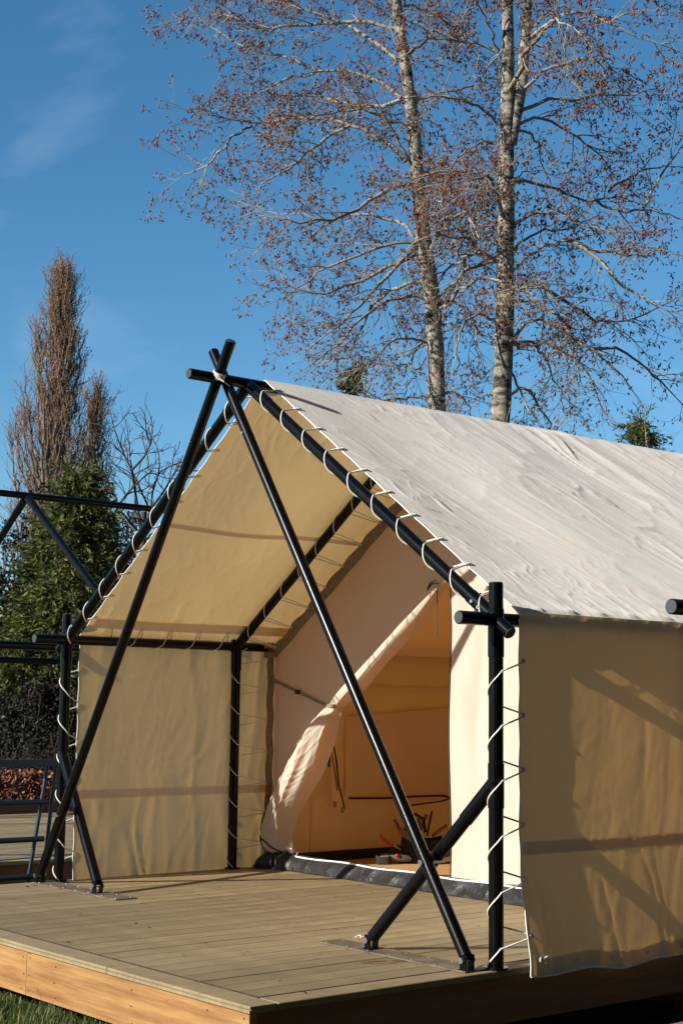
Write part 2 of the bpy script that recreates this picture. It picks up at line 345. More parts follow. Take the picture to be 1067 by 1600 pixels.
def make_frame(label):
    fr = empty('tent_frame', (W/2, 0, 0), label, 'tent frame', 'black pole frames in the row')
    pole('ridge_pole', (W/2, -.40, RZ), (W/2, 6.35, RZ), .030, fr)
    for X, s in ((0, -1), (W, 1)):
        pole('purlin', (X, -.235, EZ), (X, 6.3, EZ), .031, fr)
        for y, top in ((0, 1.712), (D1, EZ), (6.1, 1.70)):
            pole('post', (X, y, 0.004), (X, y, top), PR-.001 if y else PR, fr, (False, y != D1))
            if y == 0 or y == D1:
                sleeve((X, y, EZ-.17), (X, y, EZ+.05), PR+.0035, fr)
            mk('base_flange', tube([(X, y, .003), (X, y, .011)], .055, 20), POLE, fr)
            ex = .11 if y != D1 else .05                        # lower ends run a little past the post
            a = V(W/2, y, RZ-.005); b = V(X, y, EZ); d = (b-a)/np.linalg.norm(b-a)
            pole('rafter', a, b+d*ex, .0315, fr, (False, True))
            sleeve(a+d*.03, a+d*.24, .0345, fr); sleeve(b-d*.20, b-d*.03, .0345, fr)
            if y == 0:
                for q in (.10, .15): mk('bolt', tube([b-d*q+V(0, -.040, 0), b-d*q+V(0, -.028, 0)], .009, 8), STEEL, fr)
    # foot plates, braces and the two long crossed poles of the front
    for X, s in ((0, 1), (W, -1)):
        xs = sorted((X, X+s*1.02)); mk('foot_plate', box((xs[0], -.19, .002), (xs[1], -.045, .008)), PLATE, fr, smooth=False)
        for q in np.linspace(.06, .98, 7):
            for yy in (-.17, -.065): mk('screw', tube([(X+s*q, yy, .008), (X+s*q, yy, .0115)], .006, 6), STEEL, fr)
        f = V(X+s*.70, -.125, .055); t = V(X, -.005, .815); d = (t-f)/np.linalg.norm(t-f)
        pole('brace', f+d*.012, t, .031, fr, (False, False)); sleeve(t-d*.24, t+d*.01, .0345, fr); clevis(f, fr, 0)
        sleeve((X, 0, .70), (X, 0, .90), PR+.0035, fr)
        yb = -.165 if s > 0 else -.150; y2 = -.20 if s > 0 else -.135
        f = V(X+s*.03, -.150, .055); 
        top = V(W/2+s*.012, -.215 if s > 0 else -.148, RZ); d = (top-f)/np.linalg.norm(top-f)
        tip = f+d*(np.linalg.norm(top-f)+.225)
        pole('crossed_pole', f+d*.012, tip, .0295, fr, (False, True)); clevis(f, fr, 0)
        for q in (.53, .885):
            p = f+d*np.linalg.norm(top-f)*(q if q > .8 else .0)
            if q > .8: mk('bolt', tube([p+V(0, -.040, 0), p+V(0, .036, 0)], .0085, 8), STEEL, fr)
        # bolt where brace and crossed pole meet
        h = .39; p = f+d*(h/d[2]); mk('bolt', merge(tube([p+V(0, -.042, 0), p+V(0, -.028, 0)], .0145, 6), tube([p+V(0, -.03, 0), p+V(0, .11, 0)], .007, 8)), STEEL, fr)
    return fr
FRAME = make_frame('black pole frame with crossed front poles carrying the canvas fly')
lf = copy_tree(FRAME); lf.location.x -= DX; lf['label'] = 'bare black pole frame without canvas on the empty deck'
rf = copy_tree(FRAME); rf.location.x += 5.10; rf['label'] = 'black purlin and rafter ends of another frame beside the shaded canvas wall'

# lashing round the crossed poles
def lashing():
    f = V(.03, -.150, .055); top = V(W/2+.012, -.215, RZ); d = (top-f)/np.linalg.norm(top-f); c = top+d*.012
    parts = []
    for k in range(5):
        e = d+V(0, 0, 0); parts.append(ring(c+d*(k*.0085-.014)+V(0, .0015*(k % 2), 0), d+V(.05*(k-2), 0, .03*(k % 2)), .0335, .0046, 28, 6))
    q = [c+V(.03, -.02, -.02), c+V(.05, .0, -.04), c+V(.035, .05, -.055), c+V(.0, .08, -.04)]
    parts.append(tube(q, .0045, 6))
    o = mk('rope_lashing', merge(*parts), ROPE); tag(o, 'white rope lashing wound where the crossed poles meet the ridge', 'rope')
lashing()

# ------------------------------------------------------------------ canvas fly (awning, roof and side walls)
fly = empty('canvas_fly', (W/2, .1, 0), 'off white canvas fly stretched over the black pole frame', 'canvas fly')
Y0 = .115; YB = 6.25; OV = .034
SLN = math.hypot(W/2+OV, RZ-EZ); EAVE_L = math.hypot(W/2, RZ-EZ)
def roof_point(side, s, y):
    """s metres down the slope from the ridge on the fly's mean surface"""
    t = s/EAVE_L
    x = W/2+side*(W/2+OV)*t; z = RZ+.042-(RZ+.042-EZ-.038)*t
    return x, z
RN = V(RZ-EZ, 0, W/2+OV); RN /= np.linalg.norm(RN)
SCG = .232                                                    # grommet spacing on the rafters
NG = 10
def edge_scallop(s): return .006*(1-np.cos(2*math.pi*(s-.13)/SCG))*.5
def roof_sheet(side, nu, nv):
    def fn(u, v):
        s = u*EAVE_L; v = v**1.45; y = Y0+edge_scallop(s)*(1-smooth01((v*(YB-Y0))/.25))+v*(YB-Y0)
        x, z = roof_point(side, s, y)
        sag = -.030*np.sin(math.pi*u)*np.sin(math.pi*np.clip((y-.05)/(D1-.05), 0, 1))**2-.022*np.sin(math.pi*u)*(y > D1)*np.sin(math.pi*np.clip((y-D1)/(6.1-D1), 0, 1))
        sd = 3 if side > 0 else 40
        amp = smooth01((y-.9)/1.3)
        ny = y if side > 0 else y+.3*s
        wx = .10*(vn(s*1.3, y*1.3, sd+20)-.5); ny = ny+wx
        w = .026*(folds(s, ny, .42, 2.1, .33, sd, .9, 1.3)-.4)*(.25+.95*amp*(1-.4*u))
        w += .0095*(folds(s, ny, .50, .95, .12, sd+1, 1.1, 3.0)-.25)*(.45+.7*amp)*(.3+1.2*vn(s*1.6, y*1.6, sd+21))
        w += .0052*(folds(s, ny, .62, .42, .065, sd+2, 1.1, 4.5)-.2)*(.2+1.5*vn(s*2.3, y*2.3, sd+22)**2)
        w += .0050*(folds(s, ny, .20, .24, .05, sd+3, 1.2, 5)-.15)*vn(s*2.6+3, y*2.6, sd+7)**2
        pk = np.exp(-s/.28)*smooth01((y-.8)/1.0)              # gathers hanging off the ridge
        w += .016*pk*(folds(s, ny, .35, 1.2, .11, sd+4, .7, 1.4)-.4)
        pe = np.exp(-(EAVE_L-s)/.16)                          # puckers pulled down to the purlin ties
        w += .013*pe*(.5+.5*np.cos(2*math.pi*(ny-.30-(s-EAVE_L)*.5)/.235))**3+.006*pe*(folds(s, ny, .8, .3, .05, sd+6)-.4)
        if side < 0: w = w*.55
        fade = (smooth01((y-Y0)/.10)*.8+.2)*smooth01((EAVE_L-s)/.035)*(.25+.75*smooth01(s/.10))
        w = w*fade+sag
        x = x+side*RN[0]*w; z = z+RN[2]*w
        return np.stack([x, y, z], -1)
    return sheet(fn, nu, nv)
mk('roof_panel', roof_sheet(1, 260, 520), FLY, fly, sharp=None)
mk('roof_panel', roof_sheet(-1, 160, 320), FLY, fly, sharp=None)
def wall_sheet(side, nu, nv):
    X0 = W+OV if side > 0 else -OV
    def fn(u, v):
        zt, zb = EZ+.040, (-.046 if side > 0 else -.012)
        y = Y0+v*(YB-Y0); z = zt+(zb-zt)*u
        h = 1-u; sd = 60 if side > 0 else 80
        sc = .006*(1-np.cos(2*math.pi*(z-.14)/.245))*.5*(1-smooth01((y-Y0)/.2))
        y = y+sc
        if side > 0: y = y+.026*smooth01((.42-z)/.45)**1.6*(1-smooth01((y-Y0)/.9)); z = z+u**6*(.012*np.sin(y*5.1)+.008*np.sin(y*13+1)+.055*smooth01((y-.2)/2.5))
        w = .006*(folds(z, y, .10, 1.6, .17, sd, .8, 1.5)-.4)+.010*(folds(z, y, -.22, .8, .12, sd+1, .9, 1.7)-.4)*smooth01((u-.42)/.5)
        w += .0026*(folds(z, y, .25, .5, .055, sd+2, .9, 2)-.4)+.003*(folds(z, y, .9, .35, .06, sd+3, .9, 3)-.3)*vn(z*3, y*3, sd+5)
        w += .007*np.exp(-u/.06)*(.5+.5*np.cos(2*math.pi*(y-.30)/.235))**3
        bulge = .018*np.sin(math.pi*np.clip(u, 0, 1))*np.sin(math.pi*np.clip((y-.1)/(D1-.1), 0, 1))
        x = X0+side*(w*(.3+.7*smooth01((y-Y0)/.12))+bulge*.6+(.042*smooth01((u-.60)/.38) if side > 0 else -.010*u))
        return np.stack([x, y, z], -1)
    return sheet(fn, nu, nv), fn
(wr_vf, wr_fn), (wl_vf, wl_fn) = wall_sheet(1, 120, 420), wall_sheet(-1, 110, 380)
mk('wall_panel', wr_vf, FLY, fly, sharp=None); mk('wall_panel', wl_vf, FLY, fly, sharp=None)
def fnp(fn, u, v): return fn(np.array([[float(u)]]), np.array([[float(v)]]))[0, 0]
# seams: doubled strips of the same canvas
def seam_wall(fn, side, z0, z1):
    ua, ub = (EZ+.04-z1)/(EZ+.09), (EZ+.04-z0)/(EZ+.09)
    def g(u, v): P = fn(ua+(ub-ua)*u, .002+.996*v); P[..., 0] -= side*.004; return P
    mk('seam_strip', sheet(g, 5, 300), FLY, fly, sharp=None)
seam_wall(wr_fn, 1, .485, .545); seam_wall(wl_fn, -1, .49, .545)
seam_wall(wr_fn, 1, -.04, .03)
def roof_fn(side):
    full = {}
    def g(s0, s1, dy=(0, 1)):
        def q(u, v):
            s = s0+(s1-s0)*u; y = Y0+.03+(YB-Y0-.03)*v; x, z = roof_point(side, s, y)
            sag = -.030*np.sin(math.pi*s/EAVE_L)*np.sin(math.pi*np.clip((y-.05)/(D1-.05), 0, 1))**2-.022*np.sin(math.pi*s/EAVE_L)*(y > D1)*np.sin(math.pi*np.clip((y-D1)/(6.1-D1), 0, 1))
            w = sag-.012
            return np.stack([x+side*RN[0]*w, y, z+RN[2]*w], -1)
        return q
    return g
for side in (-1, 1):
    mk('seam_strip', sheet(roof_fn(side)(1.245, 1.285), 4, 200), FLY, fly, sharp=None)
    mk('seam_strip', sheet(roof_fn(side)(2.215, 2.315), 4, 200), FLY, fly, sharp=None)
# white rolled hems on the free front edges, grommets and knots
def hem(pts, r=.0030): mk('hem', tube(pts, r, 6), HEMW, fly)
def roof_edge(side, s):
    x, z = roof_point(side, s, 0); return V(x, Y0+edge_scallop(np.array(s)), z)
for side in (1, -1): hem([roof_edge(side, s)+V(0, -.003, -.004) for s in np.linspace(0, EAVE_L, 90)])
for fn in (wr_fn, wl_fn): hem([fnp(fn, u, 0)+V(0, -.003, 0) for u in np.linspace(0.02, 1, 80)])
hem([fnp(wr_fn, 1, v)+V(0, 0, -.001) for v in np.linspace(0, 1, 160)], .0045)
gm = mesh('grommet', *ring((0, 0, 0), (1, 0, 0), .0085, .003, 14, 6), STEEL)
def grommet(p, axis, parent=fly):
    q = Vector((1, 0, 0)).rotation_difference(Vector(tuple(axis))); return inst('grommet', gm, p, parent, q.to_euler())
G_rafter = {1: [], -1: []}
for side in (1, -1):
    for k in range(NG):
        s = .13+SCG*k; p = roof_edge(side, s)+V(0, .022, 0)+V(side*RN[0], 0, RN[2])*.004; G_rafter[side].append(p); grommet(p, (side*RN[0], 0, RN[2]))
G_post = {1: [], -1: []}
for side, fn in ((1, wr_fn), (-1, wl_fn)):
    for z in np.arange(1.36, .05, -.245):
        p = fnp(fn, (EZ+.04-z)/(EZ+.086), .0035)+V(side*.004, 0, 0); G_post[side].append(p); grommet(p, (1, 0, 0))
G_purl = []
for y in np.arange(.30, 1.30, .235):
    x, z = roof_point(-1, EAVE_L-.115, y); p = V(x, y, z-.012); G_purl.append(p); grommet(p, (-RN[0], 0, RN[2]))
for y in np.arange(.42, 3.0, .26): grommet(fnp(wr_fn, .975, (y-Y0)/(YB-Y0))+V(.004, 0, 0), (1, 0, 0))

# ------------------------------------------------------------------ rope lacing
def lace(label, P0, ax, G, r, sgn, rr=.0042, adv=1.0, lead=0.5):
    ax = V(*ax)/np.linalg.norm(ax); P0 = V(*P0); pts = []
    S = [(g-P0)@ax for g in G]; step = np.mean(np.diff(S)) if len(S) > 1 else .2
    for i, g in enumerate(G):
        p1 = (g-P0)-ax*S[i]; dist = np.linalg.norm(p1); p1 /= dist; p2 = np.cross(ax, p1)*sgn
        pts += [g+ax*step*-.02, g, g+ax*step*.03]
        tn = math.acos(min(.99, (r+rr)/dist)); nn = 22
        tmp = []
        for k in range(nn+1):
            q = k/nn; th = tn+(2*math.pi-2*tn)*q
            tmp.append(P0+ax*(S[i]+step*(.20+.60*q))+(p1*math.cos(th)+p2*math.sin(th))*(r+rr*.8))
        if i < len(G)-1 or True: pts += tmp
    # relax the straight runs a little
    o = mk('lacing_rope', tube(pts, rr, 6), ROPE, base=V(P0[0], P0[1], min(p[2] for p in pts)), sharp=None); tag(o, label, 'rope', 'rope lacing between poles and canvas')
    return o
dR = V(W/2, 0, -(RZ-EZ)); dL_ = V(-W/2, 0, -(RZ-EZ))
lace('white rope spiralling down the sunlit rafter beside the grey white roof', (W/2, 0, RZ-.005), dR, G_rafter[1], .0315, 1)
lace('white rope spiralling down the rafter in front of the dark evergreens', (W/2, 0, RZ-.005), dL_, G_rafter[-1], .0315, -1)
lace('white rope zigzagging down the post beside the shaded brown canvas wall', (W, 0, 0), (0, 0, -1), G_post[1], PR, 1)
lace('white rope zigzagging down the post beside the blue rack', (0, 0, 0), (0, 0, -1), G_post[-1], PR, -1)
lace('tan rope tying the tan roof canvas to the eave purlin', (0, 0, EZ), (0, 1, 0), G_purl, .031, -1, .0034)
# ------------------------------------------------------------------ inner tent
YW = 1.665; IX0, IX1 = .055, W-.055
tent = empty('canvas_tent', (W/2, YW, 0), 'cream canvas wall tent with its door flap tied open', 'tent')
def itop(x): return np.minimum(EZ-.03+SL*np.minimum(x-IX0, IX1-x), 3.2)      # inner roof line
IE = EZ-.03; IR = IE+SL*(W/2-IX0)
DOORX = 1.885; DZT = 1.925
edgepx = [(686, 913), (655, 964), (620, 1007), (592, 1035), (561, 1074), (523, 1106), (512, 1159), (495, 1204), (473, 1243), (456, 1270), (444, 1311), (446, 1334)]
leftpx = [(680, 914), (616, 980), (580, 1020), (553, 1050), (530, 1073), (508, 1098), (489, 1124), (471, 1157), (448, 1200), (429, 1241), (411, 1287), (416, 1334)]
def xz(p, Y=YW-.03): q = ony(p[0], p[1], Y); return q[0], q[2]
E_ = np.array([xz(p) for p in edgepx]); Lf = np.array([xz(p) for p in leftpx])
def wall_noise(x, z, sd): return .008*(folds(z, x, .15, 1.5, .25, sd, .8, 1.5)-.4)+.003*(folds(z, x, .5, .7, .09, sd+1, .9, 2)-.4)
def left_panel():
    zo = E_[::-1, 1]; mid = (.45*E_+.55*Lf)[::-1]
    def fn(u, v):
        z = .085+(IR-.03-.085)*u
        l = np.where(z < IE, IX0, IX0+(z-IE)/SL); rr = np.interp(z, mid[:, 1], mid[:, 0]); rr = np.where(z > DZT, DOORX, np.minimum(rr, DOORX)); rr = np.maximum(rr, l+.004)
        rr = np.where(z > DZT, np.minimum(DOORX, W/2), rr); rr = np.maximum(rr, l+.002)
        x = l+(rr-l)*v; return np.stack([x, YW+wall_noise(x, z, 120)*(1-smooth01((z-1.2)/.8)*.5), z], -1)
    return sheet(fn, 150, 90)
def right_panel():
    def fn(u, v):
        z = .085+(IR-.03-.085)*u; r_ = np.where(z < IE, IX1, IX1-(z-IE)/SL)
        l = np.full_like(z, DOORX)+.010*np.sin(z*4.2+.5)*smooth01((1.9-z)/.3); l = np.minimum(l, r_-.002); x = l+(r_-l)*v
        w = .040*(folds(z, x, .10, 1.1, .34, 131, .8, 1.2)-.4)*smooth01((x-1.80)/.25)+wall_noise(x, z, 140)*.8
        return np.stack([x, YW-.004+w*(.35+.65*smooth01(v/.05)), z], -1)
    return sheet(fn, 150, 110)
mk('front_panel', left_panel(), INNER, tent, sharp=None); mk('front_panel', right_panel(), INNER, tent, sharp=None)
# zip edge of the closed half and the zip end hanging at the top
mk('zipper', tube([(DOORX+.010*math.sin(z*4.2+.5)*float(smooth01(np.array((1.9-z)/.3)))-.004, YW-.008, z) for z in np.linspace(.09, DZT+.02, 40)], .0035, 6), BLACKTAPE, tent)
def fnz():
    p0 = ony(688, 912, YW-.02); pts = [p0+V(-.10, -.02, -.035), p0+V(-.06, -.03, .0), p0+V(-.02, -.03, .012), p0+V(.0, -.025, .0)]
    mk('zipper', tube(pts, [.006, .012, .014, .008], 8), BLACKTAPE, tent)
    mk('zipper_pull', tube([p0+V(0, -.03, -.01), p0+V(.003, -.03, -.12), p0+V(-.004, -.03, -.22), p0+V(.002, -.03, -.30), p0+V(-.004, -.03, -.335)], [.004, .003, .003, .004, .006], 6), CAP, tent)
fnz()
# flap gathered and tied back
def flap():
    K = len(E_)
    tt = np.linspace(0, 1, K)
    def fn(u, v):
        ex = np.interp(u, tt, E_[:, 0]); ez = np.interp(u, tt, E_[:, 1]); lx = np.interp(u, tt, Lf[:, 0]); lz = np.interp(u, tt, Lf[:, 1])
        low = smooth01((u-.46)/.1)
        th = math.pi*v
        bul = (.035+.085*low*smooth01((1-u)/.06+.3))*(1-.75*np.exp(-((u-.455)/.03)**2))*smooth01(u/.12+.2)
        x = lx+(ex-lx)*v; z = lz+(ez-lz)*v
        y = YW-.010-bul*np.sin(th)**.8+.05*smooth01((v-.8)/.2)
        q = folds(u*2.0, v*.35, .12, .9, .055, 150, .9, 1.5)-.4; q2 = folds(u*2.0, v*.35, -.5, .35, .03, 153, .9, 2)-.4
        y = y-(.030*q*(.35+.65*low)+.010*q2*low)*np.sin(th)**.5
        return np.stack([x, y, z], -1)
    fl = mk('door_flap', sheet(fn, 260, 60), INNER, tent, sharp=None)
    g = lambda u, v: fnp(fn, u, v)+V(0, -.006, 0)
    mk('zipper', tube([g(q, .10+.82*(q-.86)/.14) for q in np.linspace(.86, .995, 20)], .0055, 6), BLACKTAPE, fl)
    mk('zipper', tube([g(q, .02+.25*(q-.90)/.10) for q in np.linspace(.90, .995, 14)], .0055, 6), BLACKTAPE, fl)
    a = ony(418, 1058, YW-.012); b = ony(510, 1102, YW-.02); c = ony(524, 1103, YW-.05)
    def strap(p, q, wd):
        d = (q-p)/np.linalg.norm(q-p); up = np.cross(d, V(0, 1, 0)); up /= np.linalg.norm(up)
        v = np.array([p+up*wd, p-up*wd, q-up*wd, q+up*wd]); v = np.concatenate([v, v+V(0, -.003, 0)])
        return v, [(0, 1, 2, 3), (7, 6, 5, 4), (0, 4, 5, 1), (1, 5, 6, 2), (2, 6, 7, 3), (3, 7, 4, 0)]
    st = mk('tie_strap', merge(strap(a, b, .011), strap(b, c, .011)), TAPE, tent, smooth=False)
    m_ = a+(b-a)*.54; mk('buckle', box(m_-V(.020, .016, .017), m_+V(.020, .002, .017), .004), BLACKTAPE, st, smooth=False)
flap()
def isheet(name, A, B, C_, D_, nu=30, nv=60, amp=.006, sd=200, mat=INNER):
    A, B, C_, D_ = V(*A), V(*B), V(*C_), V(*D_); n_ = np.cross(B-A, D_-A); n_ /= np.linalg.norm(n_); lu, lv = np.linalg.norm(B-A), np.linalg.norm(D_-A)
    def fn(u, v):
        P = (A*(1-u[..., None])+B*u[..., None])*(1-v[..., None])+(D_*(1-u[..., None])+C_*u[..., None])*v[..., None]
        w = amp*((folds(u*lu, v*lv, .2, 1.2, .25, sd, .8, 1.5)-.4)+.5*(folds(u*lu, v*lv, .7, .5, .09, sd+1, .9, 2)-.4)); e = np.minimum.reduce([u*8, (1-u)*8, v*8, (1-v)*8])
        return P+n_*(w*np.clip(e, 0, 1))[..., None]
    return mk(name, sheet(fn, nu, nv), mat, tent, sharp=None)
YI = 5.95
isheet('side_wall', (IX0, YW, .05), (IX0, YW, IE), (IX0, YI, IE), (IX0, YI, .05), 60, 160, .010, 201)
isheet('side_wall', (IX1, YW, .05), (IX1, YW, IE), (IX1, YI, IE), (IX1, YI, .05), 30, 80, .008, 205)
isheet('roof_lining', (IX0, YW, IE), (W/2, YW, IR), (W/2, YI, IR), (IX0, YI, IE), 60, 140, .010, 210)
isheet('roof_lining', (IX1, YW, IE), (W/2, YW, IR), (W/2, YI, IR), (IX1, YI, IE), 30, 70, .008, 215)
def back():
    def fn(u, v):
        z = .05+(IR-.05)*u; l = np.where(z < IE, IX0, IX0+(z-IE)/SL); x = l+(W-2*l)*v; return np.stack([x, YI+0*x, z], -1)
    mk('back_wall', sheet(fn, 30, 30), INNER, tent, sharp=None)
back()
# seam strips inside (double cloth), black floor skirt inside, window flap with zipper
def strip(name, A, B, C_, D_, mat): return isheet(name, A, B, C_, D_, 3, 40, .0015, 230, mat)
strip('seam_strip', (IX0+.012, YW+.02, 1.245), (IX0+.012, YW+.02, 1.285), (IX0+.012, YI, 1.285), (IX0+.012, YI, 1.245), INNER)
strip('seam_strip', (IX0+.014, YW+.02, IE-.05), (IX0+.014, YW+.02, IE-.002), (IX0+.014, YI, IE-.002), (IX0+.014, YI, IE-.05), INNER)
strip('seam_strip', (IX0+.014, 2.00, .07), (IX0+.014, 2.00, IE), (IX0+.014, 2.025, IE), (IX0+.014, 2.025, .07), INNER)
strip('skirt', (IX0+.014, YW+.02, .012), (IX0+.016, YW+.02, .085), (IX0+.016, YI, .085), (IX0+.014, YI, .012), SKIRT)
def window_flap():
    P = lambda x, y: onx(x, y, IX0+.03)
    a, b, c, d = P(540, 1250), P(725, 1246), P(725, 1105), P(540, 1120)
    wf = isheet('window_flap', a, b, c, d, 20, 30, .012, 240)
    mk('zipper', tube([P(543, 1247)+V(.02, 0, 0), P(600, 1247)+V(.02, 0, 0), P(650, 1244)+V(.02, 0, 0), P(690, 1243)+V(.02, 0, 0), P(702, 1247)+V(.02, 0, 0), P(720, 1247)+V(.02, 0, 0)], .0075, 8), BLACKTAPE, wf)
    mk('zipper', tube([P(702, 1247)+V(.025, 0, 0), P(684, 1252)+V(.02, 0, 0), P(640, 1258)+V(.02, 0, 0)], .006, 8), BLACKTAPE, wf)
    for pp, r_ in ((((508, 1160), (514, 1190), (517, 1225), (526, 1262)), .006), (((505, 1172), (511, 1205), (515, 1235)), .0035), (((503, 1180), (502, 1190), (502, 1198)), .009)):
        mk('tie_cord', tube([P(*q)+V(.09, 0, 0) for q in pp], r_, 6), BLACKTAPE, tent)
    for (x0, y0, x1, y1) in ((506, 1186, 516, 1262),):
        mk('tie_strap', (np.array([P(x0, y0)+V(.08, 0, 0), P(x1, y0)+V(.08, 0, 0), P(x1+3, y1)+V(.08, 0, 0), P(x0+3, y1)+V(.08, 0, 0)]), [(0, 1, 2, 3)]), INNER, tent)
    for x, y in ((511, 1256), (522, 1264)):
        p = P(x, y)+V(.095, 0, 0); mk('strap_end', box(p-V(.003, .012, .02), p+V(.003, .012, .02)), TAPE, tent, smooth=False)
window_flap()
# front skirt: black fabric turned out on the deck, white edge above it
def skirt():
    def fn(u, v):
        x = IX0+(IX1-IX0)*v; h = .095+.012*vn(x*4, x*0, 7); k = folds(u*.1, x, 1.2, .2, .10, 260, 1, 1.5)-.4
        z = .006+h*(1-u)**1.0*(1-.1*u)*1.0; y = YW-.012-.055*u**1.6-.022*np.sin(math.pi*u)*(k+.4)
        bun = np.exp(-((x-.13)/.12)**2); z = z+bun*.03*(1-u)*(1+k); y = y-bun*(.10*u+.05*np.sin(math.pi*u)); z = np.maximum(z, .005)
        return np.stack([x-bun*.05*u, y, z], -1)
    mk('skirt', sheet(fn, 16, 420), SKIRT, tent, sharp=None)
    mk('hem', tube([(x, YW-.020, .098+.004*math.sin(x*9)) for x in np.linspace(IX0+.30, IX1, 60)], .0055, 6), HEMW, tent)
    mk('hem', tube([(IX0+.30, YW-.02, .10), (IX0+.26, YW+.03, .115), (IX0+.16, YW+.02, .15)], .005, 6), HEMW, tent)
    mk('skirt', tube([(IX0+.16, YW-.10, .05), (IX0+.02, YW-.14, .018), (IX0-.07, YW-.12, .008)], [.035, .018, .004], 10), SKIRT, tent)
skirt()
# brown tape hem on the front edge of inner roof and wall + lacing to the second frame
YE = 1.60
def tapehem():
    n_ = 60
    def slope(u, v):
        s = v; x = IX0+(W/2-IX0)*s; z = IE+SL*(x-IX0)-.012; wv = .010*np.cos(2*math.pi*s*9.6)
        return np.stack([x+.028*u, YE+wv*(1-u)+.055*u, z-.030*u+.004*np.sin(s*50)], -1)
    mk('hem_tape', sheet(slope, 4, 160), TAPE, tent, sharp=None)
    def up(u, v):
        z = .08+(IE-.06)*v; wv = .005*np.cos(2*math.pi*v*6)
        return np.stack([np.full_like(z, IX0+.0)+.0*u, YE-.005+wv+(YW-YE-.004)*u, z], -1)
    mk('hem_tape', sheet(up, 4, 120), TAPE, tent, sharp=None)
    for z in (IE-.02, IE+.045): mk('hem_tab', box((IX0-.01, YE-.03, z-.022), (IX0+.05, YE+.015, z+.018)), TAPE, tent, smooth=False)
tapehem()
Gm = []
for k in range(10):
    x = .14+k*.187; Gm.append(V(x, YE-.005, IE+SL*(x-IX0)-.028))
for g in Gm: grommet(g, (0, 1, .3), tent)
lace('thin tan rope zigzagging from the second rafter to the tent edge', (W/2, D1, RZ-.005), dL_, Gm[::-1], .0315, -1, .0032)
Gp = [V(IX0+.003, YE-.006, z) for z in np.arange(1.46, .08, -.215)]
for g in Gp: grommet(g, (1, 0, 0), tent)
lace('thin tan rope zigzagging from the second post to the tent edge', (0, D1, 0), (0, 0, -1), Gp, PR, -1, .0032)

# plywood floor inside the tent
pf = empty('plywood_floor', (W/2, 3.8, .0), 'orange plywood floor inside the tent', 'floor')
for a, b in ((IX0+.03, 1.28), (1.283, 2.5), (2.503, IX1-.03)):
    for c, d in ((YW+.03, 4.1), (4.103, YI-.03)): mk('plywood_sheet', box((a, c, .002), (b, d, .014)), PLY, pf, smooth=False)

